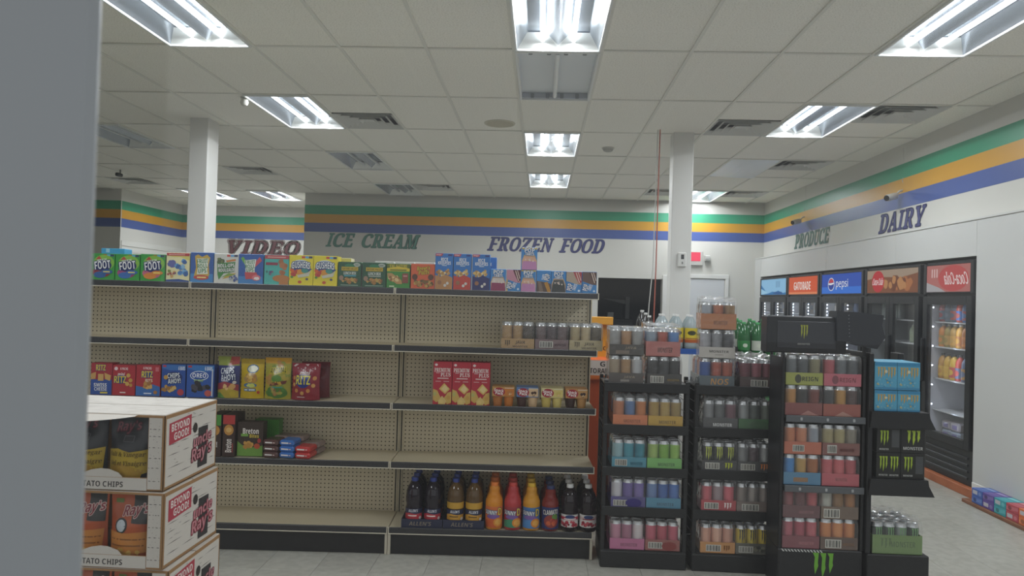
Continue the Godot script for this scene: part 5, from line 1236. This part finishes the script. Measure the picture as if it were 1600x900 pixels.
func coolers() -> void:
	var S := [0.55, 0.84, 1.13, 1.36]
	var cs := [["black cooler with a pale blue mountain sign, farthest on the right wall", 12.0, 10.7, 2, true, ["#8fc4e8", ["p", [[0, 0], [100, 0], [100, 14], [86, 10], [70, 26], [60, 16], [48, 20], [30, 8], [20, 22], [0, 66]], "#2f7ab4"], ["p", [[0, 0], [30, 8], [20, 22], [0, 40]], "#9fd0ec"], ["e", 70, 10, 18, 9, "#1f5a94", 0.15], ["r", 62, 46, 3, 40, "#6f9cc0"], ["r", 68, 46, 3, 40, "#6f9cc0"], ["r", 74, 46, 3, 40, "#6f9cc0"]]],
		["black cooler with an orange lettered sign", 10.68, 9.49, 2, true, ["#d8582c", ["r", 0, 0, 100, 12, "#e88a5a"], ["t", "GATORADE", 48, 48, 58, 46, "#f4efe8"]]],
		["black cooler with a blue lettered sign and a round emblem", 9.45, 8.2, 2, true, ["#2450b4", ["r", 0, 0, 100, 34, "#2f74d8"], ["e", 26, 48, 8.6, 34, "#e8ecf2"], ["e", 26, 48, 7.6, 30, "#1f3f9c"], ["p", [[19, 56], [23, 72], [26, 78], [30, 74], [33, 60], [27, 56]], "#c83a44"], ["p", [[19, 54], [27, 54], [33.4, 57], [33.4, 50], [26, 44], [19, 46]], "#f0f2f4"], ["t", "pepsi", 54, 46, 30, 52, "#eef2f6", {"f": "thin"}]]],
		["dim black cooler with a red disc on a brown drink sign", 8.16, 6.98, 2, false, ["#7c4a2c", ["p", [[0, 60], [30, 70], [70, 64], [100, 80], [100, 100], [0, 100]], "#a08c78"], ["b", 64, 40, 26, 16, 26, 4.5, ["#8f5530", "#a86a3c", "#6a3a22", "#b5804e"], 35], ["e", 24, 50, 13, 48, "#b82a30"], ["t", "Coca-Cola", 24, 50, 22, 32, "#f0e6e4", {"f": "serif", "shear": 0.35}]]],
		["black single door cooler with a faded red mirrored script sign, nearest on the wall", 6.93, 6.14, 1, true, ["#b06a64", ["e", 62, 50, 34, 48, "#b84a48"], ["p", [[0, 0], [46, 0], [30, 16], [0, 36]], "#a8a6a8"], ["r", 12, 54, 3, 32, "#d8b4b0"], ["r", 18, 54, 3, 32, "#d8b4b0"], ["r", 24, 54, 3, 32, "#d8b4b0"], ["t", "Coca-Cola", 68, 50, 52, 48, "#e8d8d6", {"f": "serif", "shear": 0.35, "flip": -1.0}]]]]
	for i in cs.size():
		var q: Array = cs[i]
		cooler(q[0], q[1], q[2], q[3], q[4], q[5], S)
	# what stands in them
	var tone := ["#b8bcc4", "#8f9ab0", "#a8a49c", "#7c8ca8", "#c0b8b0"]
	var where := ["farthest cooler", "orange sign cooler", "blue sign cooler"]
	for i in 3:
		var q: Array = cs[i]
		var n := 8
		for k in n:
			var z: float = q[1] - 0.14 - k * (q[1] - q[2] - 0.28) / (n - 1)
			for lv in [2, 3]:
				bottle("cooler_bottle", "small pale bottle, %s from the left, %s shelf of the %s" % [["first", "second", "third", "fourth", "fifth", "sixth", "seventh", "eighth"][k], ["", "", "second", "top"][lv], where[i]], at(FUR + 0.16, 0.075 + S[lv] + 0.001, -z, -90), "soda", 0.034, 0.2 if lv == 3 else 0.2, mat(tone[(k + i) % 5], 0.2), "#c9ccd0", [0.3, 0.6, tone[(k + i + 2) % 5]], [], "bottles in the %s" % where[i], "cb%d" % ((k + i) % 5))
	for k in 5:
		bottle("cooler_bottle", "clear bottle in the dim cooler, left door, %s from the left" % ["first", "second", "third", "fourth", "fifth", "sixth", "seventh", "eighth"][k], at(FUR + 0.16, 0.075 + S[3] + 0.001, -(8.04 - k * 0.09), -90), "soda", 0.033, 0.2, mat("#a9b4b4", 0.15), "#9aa4a4", [], [], "clear bottles in the dim cooler")
		bottle("cooler_bottle", "pale green bottle in the dim cooler, right door, %s from the left" % ["first", "second", "third", "fourth", "fifth", "sixth", "seventh", "eighth"][k], at(FUR + 0.16, 0.075 + S[2] + 0.001, -(7.44 - k * 0.082), -90), "soda", 0.033, 0.18, mat("#8a9680", 0.2), "#7c867a", [], [], "pale green bottles in the dim cooler")
	var rows := [[3, 0.2, ["#a83a48", "#6a7c94", "#4a5a74", "#b0483a", "#3a6cb0"], "#3f5fa8", "coloured bottle with blue cap in the single door cooler"], [2, 0.21, ["#c0782c", "#8f7a34", "#b08a44", "#c0903c", "#a86a34"], "#a8a49c", "amber juice bottle in the single door cooler"], [1, 0.23, ["#b0823c", "#c29a34", "#c8a43c", "#b0443c", "#5a6a8a"], "#2c2e32", "black capped juice bottle in the single door cooler"]]
	for r in rows:
		for k in 5:
			bottle("cooler_bottle", "%s, %s from the left" % [r[4], ["first", "second", "third", "fourth", "fifth"][k]], at(FUR + 0.125, 0.075 + S[r[0]] + 0.001, -(6.82 - k * 0.092), -90), "waist" if r[0] < 3 else "soda", 0.042, r[1], mat(r[2][k], 0.2), r[3], [0.1, 0.5, r[2][(k + 1) % 5]], [["e", 50, 50, 30, 30, r[2][k]]], "bottles in the single door cooler", "sd%d%d" % [r[0], k])
	for k in 4:
		var t := thing("wrapped_pack", "small clear wrapped pack at the bottom of the single door cooler, %s" % ["lower left", "lower right", "upper left", "upper right"][k], "drink pack", at(FUR + 0.16, 0.376 + (k / 2) * 0.082, -(6.74 - (k % 2) * 0.14), -84), "wrapped packs in the cooler")
		part("wrap", MB.new().paint("#8e98a8" if k < 2 else "#a09aa0").box(Vector3(0, 0.04, 0), Vector3(0.125, 0.08, 0.1), 0.014).mesh(), inked(0.2), t)
		part("label", MB.new().paint("#6a5f8f").box(Vector3(0, 0.04, 0.051), Vector3(0.06, 0.036, 0.002)).mesh(), inked(0.3), t)
	# flat cartons on the ledge below the wall
	var cc := [["#3f5fa8", "blue"], ["#5a4490", "purple"], ["#2f98a0", "teal"], ["#b04450", "red"], ["#cf6a34", "orange"]]
	for i in 5:
		for k in 2:
			var z: float = 5.82 - i * 0.141
			var t := thing("sweets_carton", "%s sweets carton on the floor ledge by the right wall, %s one" % [cc[i][1], ["lower", "upper"][k]], "carton", at(3.526, 0.029 + k * 0.058, -z, -90), "coloured cartons on the floor ledge")
			part("box", MB.new().paint(cc[i][0]).box(Vector3(0, 0.028, 0), Vector3(0.136, 0.056, 0.14), 0.002).mesh(), inked(0.4), t)
			var a := Art.new(0.13, 0.05)
			a.ops([["r", 8, 22, 46, 58, "#b9b6bc"], ["e", 78, 48, 14, 30, Color(cc[i][0]).lightened(0.25)]] if (i + k) % 2 else [["p", [[0, 10], [100, 40], [100, 90], [0, 60]], Color(cc[i][0]).lightened(0.18)], ["e", 30, 50, 16, 30, Color(cc[i][0]).darkened(0.25)]])
			part("front_print", a.mesh(flat(0.07)), inked(0.4), t, at(0, 0.028, 0))
			var b := Art.new(0.13, 0.134)
			b.ops([["p", [[10, 60], [90, 70], [90, 90], [10, 84]], Color(cc[i][0]).lightened(0.45)], ["p", [[10, 20], [90, 34], [90, 46], [10, 34]], Color(cc[i][0]).lightened(0.2)]])
			part("top_print", b.mesh(func(px: float, py: float, l: float): return [Vector3(px, 0.056 + l, -py), Vector3.UP]), inked(0.4), t)

# ---------------------------------------------------------------- columns, lettering, cameras, bottles behind
func fittings() -> void:
	var wht := mat("#dcdcd8", 0.45)
	structure("column_1", MB.new().span(Vector3(-3.58, 0, -7.09), Vector3(-3.39, CEIL + 0.3, -7.33), 0.006).mesh(), wht, "white square column on the left, in front of the maroon lettering", "column")
	structure("column_2", MB.new().span(Vector3(1.295, 0, -7.335), Vector3(1.5, CEIL + 0.3, -7.53), 0.006).mesh(), wht, "white square column with the thermostat", "column")
	letters("ICE CREAM", "green slanted wall lettering reading ICE CREAM", Vector3(-2.93, 2.458, -BACK), 0, 1.6, 0.235, "#5a8f80", 0.3)
	letters("FROZEN FOOD", "navy slanted wall lettering reading FROZEN FOOD", Vector3(0.07, 2.46, -BACK), 0, 1.98, 0.235, "#3f447c", 0.3)
	letters("VIDEO", "maroon outlined wall lettering reading VIDEO in the alcove", Vector3(-5.7, 2.42, -ALCOVE), 0, 1.56, 0.27, "#5a2f34", 0.3, "#d8d5cc")
	letters("PRODUCE", "dark green slanted wall lettering reading PRODUCE on the right wall", Vector3(RIGHT, 2.485, -10.2), -90, 1.28, 0.2, "#54786c", 0.3)
	letters("DAIRY", "navy slanted wall lettering reading DAIRY on the right wall", Vector3(RIGHT, 2.472, -7.68), -90, 0.96, 0.2, "#3f447c", 0.3)
	# doorway, door, exit sign on the back wall
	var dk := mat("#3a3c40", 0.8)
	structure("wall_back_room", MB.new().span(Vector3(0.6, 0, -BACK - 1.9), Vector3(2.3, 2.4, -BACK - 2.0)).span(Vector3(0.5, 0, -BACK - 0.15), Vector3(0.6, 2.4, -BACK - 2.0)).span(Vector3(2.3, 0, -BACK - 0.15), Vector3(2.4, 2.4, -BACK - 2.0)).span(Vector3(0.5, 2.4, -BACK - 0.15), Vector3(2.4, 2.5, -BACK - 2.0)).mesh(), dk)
	structure("trim_2", MB.new().span(Vector3(2.05, 0, -BACK), Vector3(2.13, 2.0, -BACK + 0.03), 0.004).span(Vector3(2.13, 1.96, -BACK), Vector3(3.16, 2.03, -BACK + 0.03), 0.004).span(Vector3(3.1, 0, -BACK), Vector3(3.16, 1.96, -BACK + 0.03), 0.004).mesh(), wht)
	var dr := structure("door_1", MB.new().span(Vector3(2.14, 0.01, -BACK), Vector3(3.09, 1.95, -BACK + 0.012), 0.003).mesh(), mat("#d0d3d6", 0.4))
	part("door_handle", MB.new().tube([Vector3(2.24, 1.02, -BACK + 0.01), Vector3(2.24, 1.02, -BACK + 0.06), Vector3(2.34, 1.02, -BACK + 0.06)], 0.01).mesh(), mat("#9a9a98", 0.3, 0.8), dr)
	var sb := thing("wall_shelf", "grey bracket shelf inside the dark doorway", "shelf", at(1.5, 1.36, -BACK - 1.9))
	part("board", MB.new().prism([Vector2(-0.3, 0.22), Vector2(0.12, 0.2), Vector2(0.12, 0.12), Vector2(-0.1, 0.17)], 0.0, 0.25).mesh(), mat("#6c6f70", 0.6), sb)
	part("bracket", MB.new().span(Vector3(0.12, -0.2, 0), Vector3(0.2, 0.26, 0.3), 0.004).mesh(), mat("#6c6f70", 0.6), sb)
	var ct := thing("storage_cabinet", "dark low cabinet inside the doorway", "cabinet", at(1.3, 0, -BACK - 1.6))
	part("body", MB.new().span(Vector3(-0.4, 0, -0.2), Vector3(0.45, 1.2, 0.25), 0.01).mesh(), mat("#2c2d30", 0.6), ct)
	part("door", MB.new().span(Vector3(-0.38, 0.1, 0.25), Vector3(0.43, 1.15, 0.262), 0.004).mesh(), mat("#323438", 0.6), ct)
	var bx := thing("small_box", "small pale box on the dark cabinet in the doorway", "box", at(1.32, 1.2, -BACK - 1.5))
	part("box", MB.new().span(Vector3(-0.05, 0, -0.08), Vector3(0.06, 0.1, 0.08), 0.003).mesh(), mat("#a4a6a6", 0.6), bx)
	part("lid", MB.new().span(Vector3(-0.055, 0.1, -0.085), Vector3(0.065, 0.118, 0.085), 0.003).mesh(), mat("#b0b2b2", 0.6), bx)
	var ex := thing("exit_sign", "lit red exit sign on the back wall, half behind the thermostat column", "exit sign", at(2.58, 2.2, -BACK))
	part("housing", MB.new().span(Vector3(-0.18, -0.02, 0), Vector3(0.13, 0.22, 0.05), 0.006).mesh(), mat("#c4c4be", 0.5), ex)
	part("sign_face", MB.new().span(Vector3(-0.15, 0.05, 0.05), Vector3(0.09, 0.2, 0.054), 0.002).mesh(), glow(Color("#e8405e"), 1.15, 0.15), ex)
	var el := thing("emergency_light", "small pale emergency lamp right of the exit sign", "lamp", at(2.79, 2.25, -BACK))
	part("housing", MB.new().span(Vector3(-0.045, 0, 0), Vector3(0.045, 0.1, 0.06), 0.008).mesh(), mat("#c4c4be", 0.5), el)
	for s in [-1.0, 1.0]:
		part("lamp_head", MB.new().lathe([Vector2(0, 0), Vector2(0.02, 0.0), Vector2(0.024, 0.03), Vector2(0, 0.032)], 12).mesh(), mat("#aeb0ac", 0.4), el, Transform3D(Basis(Vector3.RIGHT, PI / 2), Vector3(s * 0.024, 0.04, 0.06)))
	var th := thing("thermostat", "white thermostat with dark display on the square column", "thermostat", at(1.405, 1.975, -7.335))
	part("case", MB.new().span(Vector3(-0.044, -0.075, 0), Vector3(0.044, 0.075, 0.026), 0.01).mesh(), mat("#d8d8d4", 0.45), th)
	part("display", MB.new().span(Vector3(-0.012, 0.005, 0.026), Vector3(0.018, 0.052, 0.028)).mesh(), mat("#3a3c40", 0.3), th)
	part("button", MB.new().span(Vector3(-0.006, -0.045, 0.026), Vector3(0.01, -0.02, 0.029), 0.001).mesh(), mat("#8a8a88", 0.5), th)
	solo("hanging_cord", MB.new().tube([Vector3(1.135, CEIL, -7.2), Vector3(1.13, 2.6, -7.2), Vector3(1.128, 1.9, -7.2), Vector3(1.12, 1.4, -7.2), Vector3(1.118, 0.9, -7.2), Vector3(1.11, 0.0, -7.2)], 0.006, 8).mesh(), mat("#b05a48", 0.5), "reddish cord hanging from the ceiling beside the column", "cord")
	solo("hanging_cord", MB.new().tube([Vector3(1.115, CEIL, -7.21), Vector3(1.108, 2.6, -7.21), Vector3(1.1, 1.9, -7.21), Vector3(1.07, 1.5, -7.21), Vector3(1.06, 1.2, -7.21), Vector3(1.06, 0.0, -7.21)], 0.005, 8).mesh(), mat("#c9c9c4", 0.5), "white cord hanging from the ceiling, left of the reddish cord", "cord")
	for q in [[2.72, -7.7, "nearer one, above the navy lettering"], [2.76, -10.5, "farther one, above the green lettering"]]:
		var c := thing("security_camera", "white bullet security camera on the right wall, %s" % q[2], "camera", at(RIGHT - 0.02, q[0], q[1], -60), "security cameras on the right wall")
		part("body", MB.new().lathe([Vector2(0, 0), Vector2(0.034, 0.0), Vector2(0.036, 0.01), Vector2(0.036, 0.13), Vector2(0.03, 0.15), Vector2(0, 0.15)], 16).mesh(), mat("#c9c9c4", 0.4), c, Transform3D(Basis(Vector3.RIGHT, PI / 2 + 0.25), Vector3(0, 0, 0.06)))
		part("lens", MB.new().lathe([Vector2(0, 0), Vector2(0.03, 0.0), Vector2(0.03, 0.006), Vector2(0, 0.006)], 16).mesh(), mat("#2c2a2a", 0.15), c, Transform3D(Basis(Vector3.RIGHT, PI / 2 + 0.25), Vector3(0, -0.036, 0.202)))
		part("mount", MB.new().tube([Vector3(0, 0, 0.07), Vector3(0.02, 0.05, 0.03), Vector3(0.03, 0.06, 0.0)], 0.01).mesh(), mat("#c9c9c4", 0.4), c)
		part("cable", MB.new().tube([Vector3(0.03, 0.06, 0.0), Vector3(0.06, 0.1, 0.0), Vector3(0.03, 0.16, 0.0), Vector3(0.05, 0.22, 0.0), Vector3(0.04, 0.5, 0.0)], 0.004, 6).mesh(), mat("#b9b9b4", 0.5), c)
	var dc := thing("security_camera", "small dark camera hanging from the ceiling at the far left", "camera", at(GX - 9.8 * TW, CEIL, -(GZ + 4.37 * TD)), "")
	part("stem", MB.new().tube([Vector3(0, 0, 0), Vector3(0, -0.06, 0.0)], 0.012).mesh(), mat("#8a8a86", 0.5), dc)
	part("body", MB.new().box(Vector3(0, -0.08, 0.03), Vector3(0.06, 0.05, 0.12), 0.012).mesh(), mat("#2c2c2c", 0.4), dc)
	var sp := thing("ceiling_speaker", "round pale speaker grille set in a ceiling tile", "speaker", at(GX - 0.36 * TW, CEIL + 0.006, -(GZ + 1.75 * TD)))
	part("grille", MB.new().lathe([Vector2(0, -0.006), Vector2(0.12, -0.006), Vector2(0.135, -0.003)], 28).mesh(), mat("#b9b39c", 0.6), sp)
	part("rim", MB.new().lathe([Vector2(0.135, -0.003), Vector2(0.14, -0.008), Vector2(0.152, -0.006), Vector2(0.155, 0.002)], 28).mesh(), mat("#c9c5b2", 0.5), sp)
	var sm := thing("smoke_detector", "grey smoke detector on the ceiling right of the middle lights", "detector", at(GX + 1.55 * TW, CEIL + 0.008, -(GZ + 2.62 * TD)))
	part("base", MB.new().lathe([Vector2(0.0, 0.0), Vector2(0.07, 0.0), Vector2(0.07, -0.012), Vector2(0.0, -0.012)], 20).mesh(), mat("#c9c9c2", 0.5), sm)
	part("chamber", MB.new().lathe([Vector2(0.06, -0.012), Vector2(0.05, -0.036), Vector2(0.03, -0.044), Vector2(0.0, -0.044)], 20).mesh(), mat("#b0b0aa", 0.5), sm)
	var hd := thing("ceiling_sensor", "small white ball sensor by the left lit light", "sensor", at(GX - 4.03 * TW, CEIL, -(GZ + 1.1 * TD)))
	part("ball", MB.new().lathe([Vector2(0, -0.075), Vector2(0.025, -0.066), Vector2(0.036, -0.042), Vector2(0.03, -0.015), Vector2(0.02, 0.0)], 16).mesh(), mat("#dcdcd4", 0.4), hd)
	part("collar", MB.new().lathe([Vector2(0.02, -0.004), Vector2(0.034, -0.004), Vector2(0.034, 0.004)], 16).mesh(), mat("#c9c9c2", 0.5), hd)
	# sagging lamp cover
	var lc := thing("lamp_cover", "sagging translucent lamp cover in the ceiling on the right", "lamp cover", at(GX + 4.5 * TW, CEIL, -(GZ + 3.5 * TD)))
	var cv := MB.new()
	for i in 8:
		for j in 12:
			var q := []
			for e in [[0, 0], [1, 0], [1, 1], [0, 1]]:
				var uu: float = (i + e[0]) / 8.0
				var vv: float = (j + e[1]) / 12.0
				q.append(Vector3((uu - 0.5) * 0.585, 0.004 - 0.05 * sin(PI * uu) * sin(PI * vv) - 0.02 * uu * (1.0 - vv), (vv - 0.5) * 1.195))
			cv.quad(q[0], q[1], q[2], q[3], Vector3.DOWN)
	part("diffuser", cv.mesh(), mat("#e4eaef", 0.35), lc)
	part("frame", MB.new().span(Vector3(-0.297, 0.002, -0.602), Vector3(-0.285, 0.02, 0.602)).span(Vector3(0.285, 0.002, -0.602), Vector3(0.297, 0.02, 0.602)).mesh(), mat("#d4d3ca", 0.6), lc)
	# bottle displays behind the racks
	var st := thing("bottle_stand", "blue edged stand of large soda bottles behind the racks", "display rack", at(1.24, 0, -6.05))
	part("top_shelf", MB.new().span(Vector3(-0.3, 1.15, -0.2), Vector3(0.22, 1.165, 0.2)).mesh(), mat("#2c2e32", 0.5), st)
	part("shelf_edge", MB.new().span(Vector3(-0.3, 1.13, 0.2), Vector3(0.22, 1.175, 0.206), 0.002).mesh(), mat("#2a55a0", 0.4), st)
	for x in [-0.29, 0.21]:
		part("post", MB.new().span(Vector3(x - 0.012, 0, -0.18), Vector3(x + 0.012, 1.15, -0.155)).mesh(), mat("#2c2e32", 0.5), st)
		part("post", MB.new().span(Vector3(x - 0.012, 0, 0.15), Vector3(x + 0.012, 1.15, 0.175)).mesh(), mat("#b4b6b8", 0.4), st)
	part("low_shelf", MB.new().span(Vector3(-0.3, 0.12, -0.2), Vector3(0.22, 0.14, 0.2)).mesh(), mat("#2c2e32", 0.5), st)
	for i in 4:
		for z in 2:
			bottle("soda_bottle", "large clear soda bottle with yellow label, %s from the left, %s row" % [["first", "second", "third", "fourth"][i], ["front", "rear"][z]], at(0.995 + i * 0.113, 1.166, -5.92 - z * 0.12), "soda", 0.053, 0.28, mat("#9aa6a8", 0.1), "#dcdcd8", [0.2, 0.62, "#cdb92c"], [["r", 0, 0, 100, 22, "#b05a2c"], ["e", 50, 66, 26, 16, "#3a3a1c"], ["r", 10, 26, 80, 5, "#8a2c24"]], "large bottles with yellow labels", "yl")
	for i in 3:
		bottle("soda_bottle", "dark soda bottle with white cap near the doorway, %s" % ["nearest", "middle", "farthest"][i], at(0.86 + i * -0.012 + 0.02, 1.166, -5.9 - i * 0.12), "soda", 0.05, [0.265, 0.285, 0.305][i], mat("#2a2624", 0.1), "#d0d0cc", [0.2, 0.5, "#b06a2c"], [["e", 50, 50, 30, 30, "#d0862c"]], "dark bottles near the doorway", "dk")
	var gs := thing("bottle_stand", "black stand of green soda bottles with red price strips", "display rack", at(1.84, 0, -6.05))
	for y in [0.3, 0.7, 1.1]:
		part("shelf", MB.new().span(Vector3(-0.27, y - 0.015, -0.2), Vector3(0.34, y, 0.2)).mesh(), mat("#1e2022", 0.5), gs)
		part("price_strip", MB.new().span(Vector3(-0.2, y - 0.03, 0.2), Vector3(0.34, y + 0.005, 0.206), 0.001).mesh(), mat("#b03a48", 0.4), gs)
	for x in [-0.27, 0.34]:
		part("post", MB.new().span(Vector3(x - 0.014, 0, -0.2), Vector3(x + 0.014, 1.2, 0.2)).mesh(), mat("#1e2022", 0.5), gs)
	for lv in 2:
		for i in 5:
			for z in 3:
				bottle("soda_bottle", "green soda bottle, %s from the left, %s shelf, %s row" % [["first", "second", "third", "fourth", "fifth", "sixth", "seventh", "eighth"][i], ["top", "middle"][lv], ["front", "second", "third"][z]], at(1.648 + i * 0.109, [1.101, 0.701][lv], -5.92 - z * 0.113), "soda", 0.052, 0.3 + 0.012 * z * (1 - lv), mat("#1f5a2e", 0.1), "#3a9a54", [0.25, 0.5, ["#2f7a40", "#b4bab0", "#3a8a4a"][(i + z) % 3]], [["e", 50, 50, 14, 22, "#c0c8b8"]], "green soda bottles on the black stand, %s shelf row %s" % [["top", "middle"][lv], ["one", "two", "three"][z]], "gr%d" % ((i + z) % 3))
	var gb := thing("display_bin", "orange and yellow cardboard drink display next to the shelving end", "display", at(0.44, 0, -5.05))
	part("bin", MB.new().span(Vector3(-0.14, 0, -0.2), Vector3(0.1, 1.0, 0.12), 0.003).mesh(), mat("#c0542a", 0.5), gb)
	part("header", MB.new().span(Vector3(-0.14, 1.0, -0.2), Vector3(0.06, 1.42, -0.15), 0.003).mesh(), mat("#d89a28", 0.5), gb)
	part("header_cap", MB.new().span(Vector3(-0.14, 1.37, -0.2), Vector3(0.075, 1.425, -0.1), 0.003).mesh(), mat("#d89a28", 0.5), gb)
	part("ledge", MB.new().span(Vector3(-0.14, 1.0, -0.15), Vector3(0.07, 1.14, 0.13), 0.003).mesh(), mat("#d2622c", 0.5), gb)
	var ga := Art.new(0.2, 0.13)
	ga.ops([["r", 0, 22, 100, 78, "#d2c8c0"], ["t", "G", 62, 82, 18, 26, "#2c2a28"], ["t", "TORADE", 56, 46, 76, 26, "#2c2a28"], ["r", 0, 4, 100, 18, "#d8702c"]])
	part("ledge_print", ga.mesh(flat(0.131)), inked(0.5), gb, at(-0.035, 1.07, 0))
	var gt := Art.new(0.19, 0.1)
	gt.ops([["t", "CO", 78, 50, 26, 30, "#2c2a28"]])
	part("header_print", gt.mesh(flat(-0.149)), inked(0.5), gb, at(-0.04, 1.2, 0))
